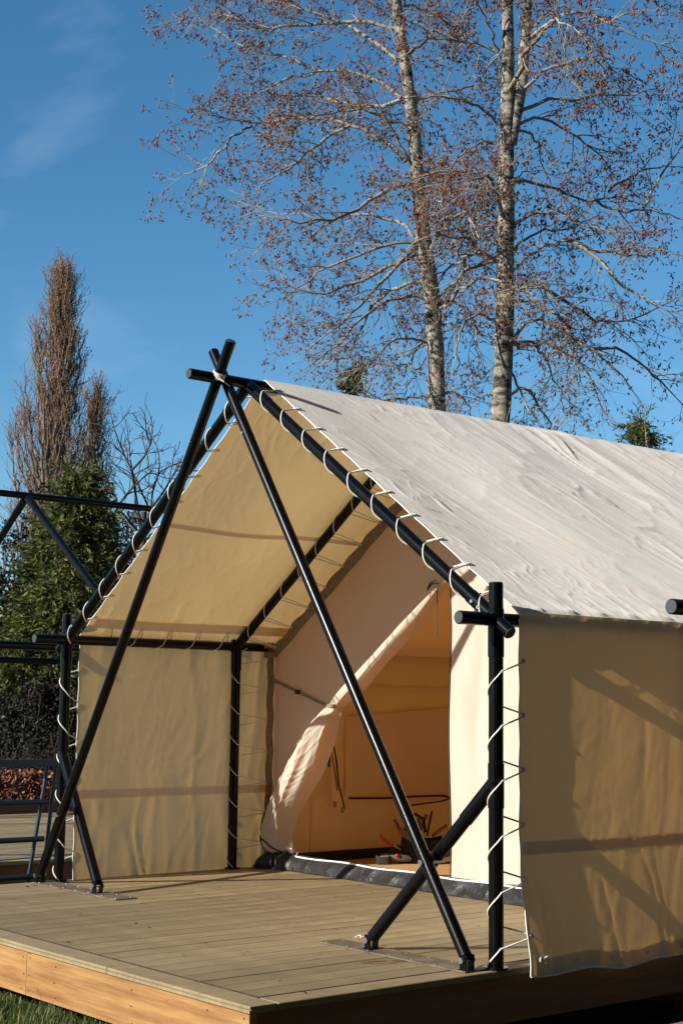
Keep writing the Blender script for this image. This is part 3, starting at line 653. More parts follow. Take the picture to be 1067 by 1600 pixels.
# ------------------------------------------------------------------ tools heaped inside the tent
LEATHER = pbr('brown_leather', (.10, .038, .014), (.19, .075, .028), 18, .55, bump=.4); BAGCL = pbr('black_tool_bag', (.012, .010, .009), (.028, .022, .018), 20, .8, bump=.5)
REDP = pbr('red_plastic', (.42, .03, .02), rough=.4); GREYP = pbr('grey_tool_plastic', (.06, .056, .052), (.11, .10, .09), 20, .45)
def tools():
    B = onz(650, 1347, .014); B = V(B[0]+.02, B[1], .014); ex = V(RT[0], RT[1], 0); ex /= np.linalg.norm(ex); ey = V(-ex[1], ex[0], 0)
    M = lambda a, b, c: B+ex*(a*1.2-.02)+ey*b+V(0, 0, c*1.18)
    def hull(w0, d0, h, w1, d1, cx, cy, lean=0, n=18, rows=7):
        v = []; f = []
        for k in range(rows):
            t = k/(rows-1); ww = w0+(w1-w0)*t; dd = d0+(d1-d0)*t
            for i in range(n):
                a = 2*math.pi*i/n; c, s = math.cos(a), math.sin(a); e = .55
                q = 1+.07*math.sin(3*a+5*t)
                v.append(M(cx+lean*t+ww*q*math.copysign(abs(c)**e, c), cy+dd*q*math.copysign(abs(s)**e, s), h*t*(1+.08*math.sin(2*a+1)*t)))
        for k in range(rows-1):
            for i in range(n): f.append((k*n+i, k*n+(i+1) % n, (k+1)*n+(i+1) % n, (k+1)*n+i))
        f.append(tuple(range(n))[::-1]); return np.array(v), f
    tb = empty('tool_bag', M(.03, 0, 0), 'open black tool bag with brown leather straps on the tent floor', 'bag')
    mk('body', hull(.15, .11, .15, .12, .07, .03, .02, .02), BAGCL, tb)
    def band(p, q, w):
        p, q = np.asarray(p), np.asarray(q); d = (q-p)/np.linalg.norm(q-p); s = np.cross(d, V(*-FW)); s /= np.linalg.norm(s); t = -FW*.012
        v = np.array([p+s*w, p-s*w, q-s*w, q+s*w]); v = np.concatenate([v, v+t]); return v, [(0, 1, 2, 3), (7, 6, 5, 4), (0, 4, 5, 1), (1, 5, 6, 2), (2, 6, 7, 3), (3, 7, 4, 0)]
    mk('strap', band(M(-.10, -.10, .20), M(.05, -.14, .10), .022), LEATHER, tb, smooth=False)
    mk('strap', band(M(.0, -.12, .15), M(.02, -.04, .27), .016), LEATHER, tb, smooth=False)
    mk('pocket', hull(.05, .03, .085, .055, .035, .06, -.13), LEATHER, tb)
    mk('buckle', ring(M(.045, -.165, .12), ey, .012, .003), STEEL, tb)
    for k, (a, b, c, da, db, dc, r_, m_) in enumerate(((-.08, .0, .16, -.05, .0, .10, .011, LEATHER), (-.03, -.02, .17, -.01, -.02, .13, .012, BAGCL), (.02, .03, .17, .05, .0, .12, .014, LEATHER), (.07, .0, .16, .03, .02, .15, .009, BAGCL),
            (.10, -.02, .16, .09, -.02, .07, .013, LEATHER), (.0, -.05, .14, -.10, -.03, .05, .016, BAGCL), (.05, -.06, .12, .10, -.04, -.05, .018, BAGCL), (-.10, -.06, .10, -.07, -.03, -.04, .02, BAGCL))):
        mk('tool_handle', tube([M(a, b, c), M(a+da*.5, b+db*.5, c+dc*.55), M(a+da, b+db, c+dc)], [r_*.8, r_, r_*.9], 8), m_, tb)
    mk('handle', tube([M(-.06, .02, .18), M(-.05, .02, .26), M(0, .02, .29), M(.05, .02, .26), M(.06, .02, .18)], .012, 8), BAGCL, tb)
    dr = empty('power_tool', M(-.15, -.13, 0), 'grey power tool with red switch lying beside the tool bag', 'power tool')
    mk('body', tube([M(-.22, -.13, .035), M(-.20, -.13, .036), M(-.10, -.13, .036), M(-.05, -.13, .034), M(-.03, -.13, .03)], [.022, .034, .030, .024, .012], 14), GREYP, dr)
    mk('battery', hull(.045, .03, .05, .04, .028, -.20, -.17), BAGCL, dr); mk('switch', box(M(-.115, -.165, .055)-V(.01, .01, .008), M(-.115, -.165, .055)+V(.01, .01, .008)), REDP, dr, smooth=False)
    wr_ = empty('pliers', M(-.16, -.05, .1), 'red handled pliers sticking out of the tool heap', 'pliers')
    for s in (-1, 1): mk('handle', tube([M(-.13, -.09, .105), M(-.17, -.09, .125+.008*s), M(-.22, -.09, .165+.008*s)], [.005, .007, .006], 8), REDP, wr_)
    mk('jaw', tube([M(-.13, -.09, .105), M(-.09, -.09, .08)], [.009, .005], 8), STEEL, wr_)
    rng = random.Random(3)
    for k, (a, b, h, l, tilt) in enumerate(((.17, .02, .03, .22, .5), (.20, -.06, .05, .20, -.2), (.13, -.10, .025, .26, .1), (.19, .06, .12, .2, 1.1))):
        c = M(a, b, h); d = ex*math.cos(tilt)*l/2+V(0, 0, math.sin(tilt)*l/2); s = ey*.02; t = V(0, 0, .014)
        v = np.array([c-d-s-t, c-d+s-t, c-d+s+t, c-d-s+t, c+d-s-t, c+d+s-t, c+d+s+t, c+d-s+t]); v[:, 2] = np.maximum(v[:, 2], .014)
        o = mk('wood_offcut', (v, [(0, 1, 2, 3), (7, 6, 5, 4), (0, 4, 5, 1), (1, 5, 6, 2), (2, 6, 7, 3), (3, 7, 4, 0)]), LEATHER, smooth=False); tag(o, ['short dark offcut tilted beside the tool bag', 'dark offcut lying flat on top of others by the tool bag', 'longest dark offcut flat on the floor before the tool bag', 'dark offcut standing steeply against the tool bag'][k], 'wood', 'wood offcuts by the tool bag')
tools()

# ------------------------------------------------------------------ blue tubular rack between the decks
BLUE = pbr('dark_blue_paint', (.006, .012, .032), (.010, .019, .045), 8, .38, rvar=.06)
def rack():
    X = -.62; g = -.37
    rk = empty('metal_rack', (X, .1, g), 'dark blue tubular metal rack standing in the gap between decks', 'rack')
    P = lambda x, y: onx(x, y, X)
    a0, a1 = P(75, 1196), P(43, 1384); b0, b1 = P(88, 1196), P(66, 1384)
    ends = []
    for t, b in ((a0, a1), (b0, b1)):
        d = (b-t)/(t[2]-b[2]); e = t+d*(t[2]-g+.01); mk('upright', tube([t, e], .0135, 12), BLUE, rk); ends.append((t, e))
    for t, e in ends: mk('upright', tube([t+V(0, -1.55, 0), e+V(0, -1.2, 0)], .0135, 12), BLUE, rk)
    z = P(0, 1193)[2]; mk('top_rail', box((X-.022, -1.45, z-.024), (X+.022, b0[1]+.02, z+.024), .004), BLUE, rk, smooth=False)
    for py, q in ((1255, .93), (1314, .9), (1373, .9)):
        z = P(0, py)[2]; yy = P(82-(py-1196)*.12, py)[1]; mk('rail', tube([(X+.005, -1.4, z), (X+.005, yy, z)], .019, 12), BLUE, rk)
rack()

# ------------------------------------------------------------------ bark mulch heap behind the empty deck
MULCH = leaf_mat('bark_chips', [(0, (.06, .022, .010)), (.5, (.15, .055, .024)), (.85, (.25, .105, .05)), (1, (.36, .21, .12))], 0, .8)
def mulch():
    N = 24000; x = RNG.normal(-6.6, .55, N); y = RNG.uniform(-2.5, 6.5, N)
    hgt = .66*np.exp(-((x+6.6)/.62)**2)*(.75+.5*vn(x*1.3, y*1.3, 3)); z = -.36+hgt+RNG.uniform(-.02, .02, N)
    a = RNG.normal(0, 1, (N, 3)); a /= np.linalg.norm(a, axis=1)[:, None]; b = np.cross(a, RNG.normal(0, 1, (N, 3))); b /= np.linalg.norm(b, axis=1)[:, None]; l_ = RNG.uniform(.02, .07, N)[:, None]; w_ = RNG.uniform(.005, .014, N)[:, None]
    c = np.stack([x, y, z], 1); v = np.stack([c-a*l_-b*w_, c+a*l_-b*w_*.6, c+a*l_+b*w_*.6, c-a*l_+b*w_], 1).reshape(-1, 3); f = np.arange(4*N).reshape(-1, 4)
    nn = 40; gx, gy = np.meshgrid(np.linspace(-8.2, -5.35, nn), np.linspace(-2.7, 6.7, nn), indexing='ij'); gz = -.40+.62*np.exp(-((gx+6.6)/.62)**2)*(.75+.5*vn(gx*1.3, gy*1.3, 3))
    f2 = grid_faces(nn, nn)+4*N; o = mk('mulch_heap', (np.concatenate([v, np.stack([gx, gy, gz], -1).reshape(-1, 3)]), np.concatenate([f, f2])), MULCH, base=V(-6.6, 2, -.36), smooth=False)
    tag(o, 'heap of reddish brown bark chips behind the empty deck', 'mulch', kind='stuff')
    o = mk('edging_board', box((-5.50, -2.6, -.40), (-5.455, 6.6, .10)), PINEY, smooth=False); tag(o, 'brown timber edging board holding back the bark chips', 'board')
mulch()

# ------------------------------------------------------------------ trees
def batch_tubes(P, Rr, n=4):
    N, K, _ = P.shape; T = np.gradient(P, axis=1); T /= np.linalg.norm(T, axis=2, keepdims=True)+1e-9
    a = np.where(np.abs(T[:, :1, 2:3]) < .9, V(0, 0, 1), V(1, 0, 0)); e1 = np.cross(T, np.broadcast_to(a, T.shape)); e1 /= np.linalg.norm(e1, axis=2, keepdims=True)+1e-9; e2 = np.cross(T, e1)
    th = np.arange(n)*2*math.pi/n; v = P[:, :, None]+Rr[:, :, None, None]*(np.cos(th)[:, None]*e1[:, :, None]+np.sin(th)[:, None]*e2[:, :, None])
    base = (np.arange(N)*K*n)[:, None, None]+(np.arange(K-1)*n)[None, :, None]; i = np.arange(n)[None, None]; j = (i+1) % n
    f = np.stack([base+i, base+j, base+n+j, base+n+i], -1).reshape(-1, 4); return v.reshape(-1, 3), f
def cat(*vf):
    n = 0; vs_, fs_ = [], []
    for v, f in vf: vs_.append(v); fs_.append(f+n); n += len(v)
    return np.concatenate(vs_), np.concatenate(fs_)
def unit(a): return a/(np.linalg.norm(a, axis=-1, keepdims=True)+1e-9)
def resample(pts, K):
    P = np.asarray(pts, float); d = np.r_[0, np.cumsum(np.linalg.norm(np.diff(P, axis=0), axis=1))]; t = np.linspace(0, d[-1], K*3)
    Q = np.stack([np.interp(t, d, P[:, i]) for i in range(3)], 1); k = np.array([1, 2, 3, 2, 1])/9; Z = Q.copy()
    for i in range(3): Z[2:-2, i] = np.convolve(Q[:, i], k, 'valid')
    return Z[np.linspace(0, len(Z)-1, K).astype(int)]
def spawn(P, Rr, dens, l0, l1, ang, K, rng, t0=.15, r0=.01, r1=.003, grav=0.0, up=0.0, jit=.16, taper=.6, flat=None):
    N, K0, _ = P.shape; ln = np.linalg.norm(np.diff(P, axis=1), axis=2).sum(1); cnt = np.maximum(1, rng.poisson(np.maximum(ln*dens, .3))); idx = np.repeat(np.arange(N), cnt); M = len(idx)
    t = t0+(1-t0)*rng.random(M)**.85; q = t*(K0-1); i = np.minimum(q.astype(int), K0-2); w = (q-i)[:, None]
    pos = P[idx, i]*(1-w)+P[idx, i+1]*w; T = unit(P[idx, i+1]-P[idx, i]); rr = Rr[idx, i]*(1-w[:, 0])+Rr[idx, i+1]*w[:, 0]
    n = rng.normal(0, 1, (M, 3)); n = unit(n-T*(n*T).sum(1)[:, None]); a = (ang+rng.normal(0, .22, M))[:, None]; d = unit(np.cos(a)*T+np.sin(a)*n)
    L_ = (l0+(l1-l0)*rng.random(M))*(1-taper*t); Q = [pos]; dd = d
    for k in range(1, K):
        dd = unit(dd+rng.normal(0, jit, (M, 3))+V(0, 0, 1)*(up*(k/K)-grav)); Q.append(Q[-1]+dd*(L_/(K-1))[:, None])
    Q = np.stack(Q, 1); ra = np.minimum(rr*.72, r0*(.6+.8*rng.random(M))); rb = np.minimum(ra, r1); s = np.linspace(0, 1, K)
    return Q, ra[:, None]*(1-s)+rb[:, None]*s
def spindles(C, A, ln, w, rng):
    """small drooping catkins or buds: four-sided spindles"""
    N = len(C); A = unit(A); e1 = unit(np.cross(A, rng.normal(0, 1, (N, 3)))); e2 = np.cross(A, e1); ln = ln[:, None]; w = w[:, None]
    m = C+A*ln*.45; v = np.stack([C, m+e1*w, m+e2*w, m-e1*w, m-e2*w, C+A*ln], 1).reshape(-1, 3)
    i = np.arange(N)[:, None]*6; f = np.concatenate([i+np.array([q]) for q in ((0, 1, 2, 2), (0, 2, 3, 3), (0, 3, 4, 4), (0, 4, 1, 1), (5, 2, 1, 1), (5, 3, 2, 2), (5, 4, 3, 3), (5, 1, 4, 4))]); return v, f[:, :3]
def leaves(C, A, ln, w, rng, fold=.0):
    N = len(C); A = unit(A); s = unit(np.cross(A, rng.normal(0, 1, (N, 3)))); ln = ln[:, None]; w = w[:, None]
    v = np.stack([C, C+A*ln*.5+s*w, C+A*ln, C+A*ln*.5-s*w], 1).reshape(-1, 3); return v, np.arange(4*N).reshape(-1, 4)
def bark_mat():
    m, n, l, out = newmat('cottonwood_bark'); b = n.new('ShaderNodeBsdfPrincipled'); b.inputs['Roughness'].default_value = .85; b.inputs['Specular IOR Level'].default_value = .2; l(b.outputs[0], out.inputs[0])
    x = noise_node(n, l, 2.2, 7, .68, stretch=(2.2, 2.2, 3.2)); r = ramp(n, [(.36, (.05, .042, .031)), (.47, (.22, .195, .155)), (.64, (.38, .35, .295))]); l(x.outputs['Fac'], r.inputs[0])
    y = noise_node(n, l, 1.5, 5, .6, stretch=(1.2, 1.2, 5)); r2 = ramp(n, [(.53, (1, 1, 1)), (.62, (.16, .14, .12))]); l(y.outputs['Fac'], r2.inputs[0])
    mx = n.new('ShaderNodeMixRGB'); mx.blend_type = 'MULTIPLY'; mx.inputs[0].default_value = .9; l(r.outputs[0], mx.inputs[1]); l(r2.outputs[0], mx.inputs[2]); l(mx.outputs[0], b.inputs['Base Color'])
    bp = n.new('ShaderNodeBump'); bp.inputs['Strength'].default_value = .8; bp.inputs['Distance'].default_value = .03; l(x.outputs['Fac'], bp.inputs['Height']); l(bp.outputs[0], b.inputs['Normal']); return m
BARK = bark_mat()
TWIG = pbr('cottonwood_branches', (.13, .105, .078), (.34, .30, .235), 1.5, .8)
CATKIN = leaf_mat('cottonwood_catkins', [(0, (.12, .018, .012)), (.4, (.20, .045, .026)), (.7, (.23, .095, .045)), (1, (.34, .20, .10))], .15, .6)
T1 = dict(depth=28.0, trunk=[((683, 662), 14), ((681, 560), 13.2), ((676, 470), 13), ((664, 400), 12.2), ((655, 320), 11.5), ((648, 230), 10.6), ((640, 150), 9.6), ((630, 80), 8.2), ((620, 0), 7), ((610, -90), 5.6), ((602, -190), 3.6), ((600, -270), 1.5)],
 limbs=[[(634, 252), (591, 213), (551, 193), (496, 183), (457, 183), (394, 197), (362, 185), (315, 180), (268, 165)], [(394, 197), (366, 210), (340, 240), (320, 262), (290, 272), (270, 270)],
 [(626, 153), (590, 126), (543, 112), (496, 112), (449, 122), (410, 146), (375, 160)], [(500, 112), (465, 94), (417, 83), (370, 69), (319, 33), (295, 10)], [(622, 94), (590, 69), (535, 35), (480, 16), (429, 0), (380, -5)],
 [(622, 47), (587, 35), (535, 35), (480, 39), (417, 41), (350, 25), (300, 5)], [(654, 379), (629, 349), (590, 335), (552, 332), (520, 345), (480, 372), (440, 390)], [(657, 381), (609, 378), (571, 394), (546, 406), (507, 422), (476, 442), (444, 464), (408, 480)],
 [(660, 381), (635, 397), (603, 429), (584, 457), (558, 483), (523, 512), (490, 535), (462, 565)], [(664, 467), (635, 464), (603, 470), (578, 486), (552, 508), (533, 534), (500, 560), (462, 585)], [(668, 536), (645, 528), (616, 531), (597, 547), (571, 579), (550, 612)],
 [(670, 623), (635, 620), (609, 623), (587, 633), (560, 655)], [(665, 558), (654, 575), (635, 604), (625, 635)], [(552, 193), (510, 215), (470, 246), (437, 272), (390, 307), (362, 311)], [(650, 285), (614, 291), (556, 327), (500, 350), (450, 345), (400, 330), (365, 312)],
 [(645, 265), (625, 225), (603, 190), (580, 140), (560, 95)], [(646, 160), (680, 148), (720, 140), (760, 125), (800, 120)], [(652, 292), (690, 275), (735, 268), (775, 290), (800, 330)], [(689, 462), (717, 433), (748, 412), (775, 404), (810, 410)],
 [(680, 520), (700, 500), (712, 520), (715, 570), (708, 620)], [(632, 90), (660, 70), (690, 30), (705, -20)], [(660, 340), (690, 350), (715, 385), (735, 440), (745, 500)], [(621, 20), (585, -20), (540, -55), (480, -80)], [(640, 150), (600, 165), (560, 170), (500, 150), (430, 150), (370, 120)],
 [(672, 440), (640, 440), (600, 455), (570, 500), (545, 560), (530, 600)], [(676, 480), (700, 470), (730, 480), (745, 520), (750, 580)], [(662, 395), (620, 410), (560, 440), (500, 460), (430, 440), (400, 395)], [(612, -60), (650, -90), (700, -110)], [(605, -110), (560, -140), (500, -170)]])
T2 = dict(depth=27.0, trunk=[((778, 684), 16), ((783, 620), 15.5), ((786, 560), 15), ((788, 500), 14.6), ((789, 430), 14.2), ((790, 350), 13.6), ((789, 270), 13), ((792, 200), 12), ((793, 130), 10), ((794, 60), 9.5), ((792, 0), 8.5), ((789, -90), 6.5), ((786, -190), 4), ((785, -280), 1.5)],
 trunk2=[((797, 225), 9.5), ((806, 180), 9.2), ((815, 130), 8.6), ((820, 60), 8), ((825, 0), 7.2), ((830, -90), 5.5), ((840, -190), 3), ((845, -260), 1.2)],
 limbs=[[(805, 421), (824, 402), (851, 383), (881, 374), (912, 368), (942, 364), (984, 351)], [(896, 378), (927, 402), (954, 433), (988, 456), (1026, 475), (1064, 498), (1100, 505)], [(803, 391), (820, 372), (847, 359), (874, 364), (905, 350), (940, 330)],
 [(807, 429), (828, 429), (851, 444), (866, 467), (881, 494), (890, 530)], [(807, 448), (835, 444), (866, 456), (896, 479), (927, 502), (965, 502), (1003, 494), (1050, 470)], [(799, 536), (809, 513), (832, 494), (858, 502), (889, 525), (927, 547), (961, 574), (988, 612), (1011, 647)],
 [(920, 544), (965, 544), (988, 559), (1018, 582), (1049, 612), (1075, 645)], [(807, 544), (835, 536), (874, 544), (904, 566), (927, 597), (946, 650)], [(797, 574), (813, 612), (828, 647), (858, 690)], [(775, 615), (755, 620), (742, 635)],
 [(778, 196), (756, 172), (720, 154), (680, 150), (640, 152), (600, 165)], [(776, 82), (748, 70), (712, 62), (664, 60), (620, 70)], [(780, 80), (764, 44), (742, 0), (730, -40)], [(778, 296), (748, 276), (712, 268), (676, 270), (640, 282), (600, 300)],
 [(800, 280), (820, 272), (852, 264)], [(800, 285), (830, 285), (864, 292), (920, 316), (952, 306), (984, 312), (1030, 330)], [(806, 196), (830, 184), (852, 184), (880, 200), (920, 228), (952, 260), (970, 290)], [(828, 60), (864, 30), (900, 14), (944, 34), (984, 52), (1024, 72), (1064, 82)],
 [(816, 68), (840, 32), (872, 0), (890, -40)], [(822, 66), (850, 68), (875, 90), (900, 130), (915, 165)], [(800, 180), (830, 165), (860, 152), (900, 160), (936, 148), (976, 148), (1016, 142), (1052, 124)], [(930, 312), (960, 332), (1012, 328), (1064, 342), (1100, 350)],
 [(1004, 325), (1032, 276), (1064, 230), (1080, 190)], [(776, 408), (752, 387), (725, 370), (694, 366), (668, 372), (640, 385), (610, 415)], [(776, 410), (745, 412), (715, 430), (700, 470), (690, 520)], [(780, 500), (750, 490), (725, 500), (715, 540), (705, 590)],
 [(783, 340), (760, 330), (735, 345), (715, 390), (705, 440)], [(812, 145), (850, 110), (900, 90), (950, 100), (1000, 130)], [(826, -10), (870, -30), (930, -40), (1000, -10), (1040, 20)], [(788, 240), (770, 220), (740, 225), (710, 250), (690, 300)], [(803, 350), (840, 330), (880, 335), (930, 360), (960, 400)],
 [(800, 470), (840, 470), (880, 500), (900, 560), (905, 620)], [(786, -100), (740, -130), (690, -150)], [(835, -120), (880, -150), (930, -160)], [(880, 374), (930, 390), (980, 400), (1030, 390), (1075, 400)], [(950, 300), (990, 270), (1030, 260), (1070, 262)]])
def big_tree(T, label, sd):
    rng = np.random.default_rng(sd); D = T['depth']; px = D/F_PX
    base = atd(*T['trunk'][0][0], D); base = V(base[0]+.05, base[1]+.05, -.37)
    tr = empty('cottonwood_tree', base, label, 'tree', 'tall bare cottonwood trees behind the tent')
    tp = [base]+[base+(atd(*T['trunk'][0][0], D)-base)*.5]+[atd(*p, D) for p, w in T['trunk']]; rads = [T['trunk'][0][1]*px*1.25, T['trunk'][0][1]*px*1.08]+[w*px for p, w in T['trunk']]
    def thick(pp, rr):
        P = np.asarray(pp); n = 60; d = np.r_[0, np.cumsum(np.linalg.norm(np.diff(P, axis=0), axis=1))]; t = np.linspace(0, d[-1], n)
        Q = resample(P, n); rq = np.interp(t, d, rr); v, f = tube(Q, rq, 16); v = v.reshape(n, 16, 3); k = 1+.10*(vn(np.arange(16)[None]*.6+0*t[:, None], t[:, None]*2.2+0*np.arange(16)[None], sd)-.5)*2+.05*(vn(np.arange(16)[None]*1.1+0*t[:, None], t[:, None]*7+0*np.arange(16)[None], sd+3)-.5)*2
        return (Q[:, None]+(v-Q[:, None])*k[..., None]).reshape(-1, 3), f
    mk('trunk', thick(tp, rads), BARK, tr, sharp=None)
    tpts = resample(tp, 80)
    if 'trunk2' in T: mk('trunk', thick([atd(*p, D) for p, w in T['trunk2']], [w*px for p, w in T['trunk2']]), BARK, tr, sharp=None)
    K = 14; LP, LR = [], []
    ends = []
    for i, lm in enumerate(T['limbs']):
        P = np.array([atd(*p, D) for p in lm]); Ls = np.r_[0, np.cumsum(np.linalg.norm(np.diff(P, axis=0), axis=1))]
        sl = rng.uniform(-.75, .75); dep0 = 0
        if ends:                                                # a limb that leaves another limb starts at that limb's depth
            dd = [(np.linalg.norm(P[0]-q[0]), q[1]) for q in ends]; m_ = min(dd)
            if m_[0] < .22 and abs(lm[0][0]-np.interp(lm[0][1], [p[1] for p, w in T['trunk']][::-1], [p[0] for p, w in T['trunk']][::-1])) > 60: dep0 = m_[1]
        off = dep0+sl*Ls*(.7+.3*np.sin(Ls)); P2 = P+FW*off[:, None]*1.0
        P2 = CAM+(P-CAM)*(1+off/D)[:, None]
        Q = resample(P2, K); Q[1:-1] += rng.normal(0, .022, (K-2, 3))
        r0 = np.clip(.009*Ls[-1]+.008, .014, .050)*rng.uniform(.85, 1.1); LP.append(Q); LR.append(r0*(1-np.linspace(0, 1, K))**.8+.0045)
        for q, o_ in zip(P, off): ends.append((q, o_))
    # limbs that reach towards and away from the viewer
    for k in range(16):
        q = tpts[int(18+k*3.6)]; az = rng.choice([0, math.pi])+rng.normal(0, .55); h = V(FW[0]*math.cos(az)-RT[0]*math.sin(az), FW[1]*math.cos(az)-RT[1]*math.sin(az), 0); h /= np.linalg.norm(h); L_ = rng.uniform(1.6, 3.8); s = np.linspace(0, 1, K)
        Q = q+h*(L_*s)[:, None]+V(0, 0, 1)*(L_*(.55*s-.75*s**2.2))[:, None]; Q[1:] += rng.normal(0, .05, (K-1, 3)); LP.append(Q); LR.append((.009*L_+.008)*(1-s)**.8+.0045)
    LP, LR = np.array(LP), np.array(LR)
    S1, R1 = spawn(LP, LR, 3.6, .55, 2.0, .85, 8, rng, .12, .0105, .004, grav=.10, up=.16, jit=.13, taper=.55)
    S2, R2 = spawn(S1, R1, 6.8, .22, .85, .75, 6, rng, .1, .0056, .0030, grav=.07, up=.24, jit=.16, taper=.4)
    S3, R3 = spawn(S2, R2, 3.2, .10, .30, .8, 4, rng, .2, .0036, .0026, grav=.0, up=.3, jit=.15, taper=.3)
    mk('limbs', batch_tubes(LP, LR, 8), TWIG, tr, sharp=None)
    b = mk('branches', cat(batch_tubes(S1, R1, 5), batch_tubes(S2, R2, 3), batch_tubes(S3, R3, 3)), TWIG, tr, sharp=None); tag(b, kind='stuff')
    pts = []; ax = []
    for S, n_ in ((S2, 4), (S3, 2)):
        for k in range(n_):
            j = rng.integers(S.shape[1]//2, S.shape[1], len(S)) if k else np.full(len(S), S.shape[1]-1); c = S[np.arange(len(S)), j]; pts.append(c); ax.append(rng.normal(0, .55, (len(S), 3))+V(0, 0, -.55))
    C, A = np.concatenate(pts), np.concatenate(ax); hgt = C[:, 2]; pr = np.clip(.16+(hgt-5.0)/8.0, .12, .80); keep = rng.random(len(C)) < pr; C, A = C[keep], A[keep]; n = len(C)
    c = mk('catkins', spindles(C, A, rng.uniform(.05, .115, n), rng.uniform(.011, .019, n), rng), CATKIN, tr, sharp=None); tag(c, kind='stuff')
big_tree(T1, 'bare cottonwood with slim bent trunk and reddish catkins behind the roof', 21)
big_tree(T2, 'bare cottonwood with thick forked trunk and reddish catkins behind the roof', 22)

POPB = pbr('poplar_branches', (.09, .06, .04), (.20, .145, .10), 1.2, .85); POPT = leaf_mat('poplar_twigs', [(0, (.12, .07, .042)), (.6, (.225, .135, .08)), (1, (.33, .225, .145))], 0, .8)
def poplar(label, D, bx, by, tx, ty, wpx, sd, nb):
    rng = np.random.default_rng(sd); px = D/F_PX; b = atd(bx, by, D); t = atd(tx, ty, D); g = V(b[0], b[1], -.37)
    tr = empty('poplar_tree', g, label, 'tree', 'bare columnar poplars far behind')
    H = t[2]-g[2]; s = np.linspace(0, 1, 24); P = g+(t-g)*s[:, None]; P[1:-1, :2] += rng.normal(0, .06, (22, 2)); mk('trunk', tube(P, .26*(1-s)+.02, 10), POPB, tr)
    K = 12; N = nb; st = rng.random(N)**.8*.86+.06; az = rng.uniform(0, 6.283, N); L_ = np.minimum(H*rng.uniform(.13, .30, N), (1.0-st)*H*rng.uniform(.55, 1, N)); tf = np.clip(st+L_/H, 0, 1); rad = wpx*px/2*np.clip(1.6*(1-tf)**.6, .12, 1)*rng.uniform(.35, 1.15, N)
    u = np.linspace(0, 1, K); out = np.stack([np.cos(az), np.sin(az), 0*az], 1); c0 = g+(t-g)*st[:, None]
    Q = c0[:, None]+out[:, None]*(rad[:, None]*(1-(1-u)**2.4))[..., None]+V(0, 0, 1)*(L_[:, None]*(u**.9))[..., None]; Q[:, 1:] += rng.normal(0, .05, (N, K-1, 3))
    Rr = (.012+.010*L_)[:, None]*(1-u)+.012
    S1, R1 = spawn(Q, Rr, 4.3, .5, 1.5, .45, 6, rng, .1, .013, .008, grav=-.09, up=.25, jit=.11, taper=.4)
    S2, R2 = spawn(S1, R1, 2.4, .2, .55, .5, 4, rng, .1, .009, .006, grav=-.1, up=.2, jit=.12, taper=.3)
    mk('limbs', batch_tubes(Q, Rr, 5), POPB, tr, sharp=None); o = mk('branches', cat(batch_tubes(S1, R1, 3), batch_tubes(S2, R2, 3)), POPT, tr, sharp=None); tag(o, kind='stuff')
    C = S2[:, -1]; n = len(C); o = mk('buds', spindles(C, rng.normal(0, .3, (n, 3))+V(0, 0, 1), rng.uniform(.05, .14, n), rng.uniform(.012, .024, n), rng), POPT, tr, sharp=None); tag(o, kind='stuff')
poplar('tall bare brown poplar rising above the evergreens', 55, 64, 800, 104, 418, 136, 31, 165)
poplar('shorter bare poplar beside the tall brown one', 57, 146, 800, 150, 606, 96, 32, 66)

DARKB = pbr('dark_bare_branches', (.035, .026, .02), (.08, .06, .045), 2, .85)
def bare_tree():
    rng = np.random.default_rng(41); D = 24; g = atd(218, 800, D); g[2] = -.37; tr = empty('bare_tree', g, 'thin bare dark tree beside the laced rafter, behind the evergreens', 'tree')
    lims = [[(212, 800), (212, 760), (203, 715), (203, 690)], [(236, 800), (222, 770), (206, 735), (192, 705), (178, 668), (172, 640)], [(236, 800), (238, 770), (250, 735), (248, 700), (236, 682)], [(236, 795), (255, 770), (275, 735), (286, 712)],
            [(206, 735), (225, 715), (238, 690), (232, 668)], [(190, 800), (165, 745), (135, 700), (110, 660)], [(180, 800), (195, 775), (225, 745), (240, 735)], [(250, 800), (275, 775), (295, 760)]]
    LP = np.array([resample([atd(x, y, D+rng.uniform(-.6, .6)) for x, y in l_], 10) for l_ in lims]); LR = np.array([np.linspace(.020, .008, 10)]*len(lims))
    mk('trunk', tube([g, g+V(.1, .05, 1.5), atd(225, 800, D)], [.09, .07, .05], 10), DARKB, tr)
    LP[:, 0] = LP[:, 0]
    st = np.array([resample([atd(225, 800, D)+V(0, 0, -.4), l_[0]], 10) for l_ in LP]); mk('limbs', cat(batch_tubes(LP, LR, 6), batch_tubes(st, np.full((len(st), 10), .020), 6)), DARKB, tr, sharp=None)
    S1, R1 = spawn(LP, LR, 4.5, .4, 1.3, .8, 8, rng, .1, .010, .006, up=.12, jit=.16); S2, R2 = spawn(S1, R1, 4, .15, .5, .7, 5, rng, .1, .007, .005, up=.1, jit=.18)
    o = mk('branches', cat(batch_tubes(S1, R1, 4), batch_tubes(S2, R2, 3)), DARKB, tr, sharp=None); tag(o, kind='stuff')
bare_tree()
NEEDLE = leaf_mat('hemlock_sprays', [(0, (.030, .042, .010)), (.5, (.075, .098, .018)), (.85, (.14, .155, .030)), (1, (.19, .18, .045))], .3, .55)
DKLEAF = leaf_mat('dark_glossy_leaves', [(0, (.010, .016, .008)), (.6, (.020, .028, .013)), (1, (.045, .055, .025))], .15, .4)
BRUSH = leaf_mat('dry_brush', [(0, (.008, .007, .004)), (.6, (.018, .015, .009)), (1, (.05, .038, .022))], .1, .8)
TRUNKD = pbr('conifer_trunk', (.045, .03, .02), (.09, .065, .045), 5, .9)
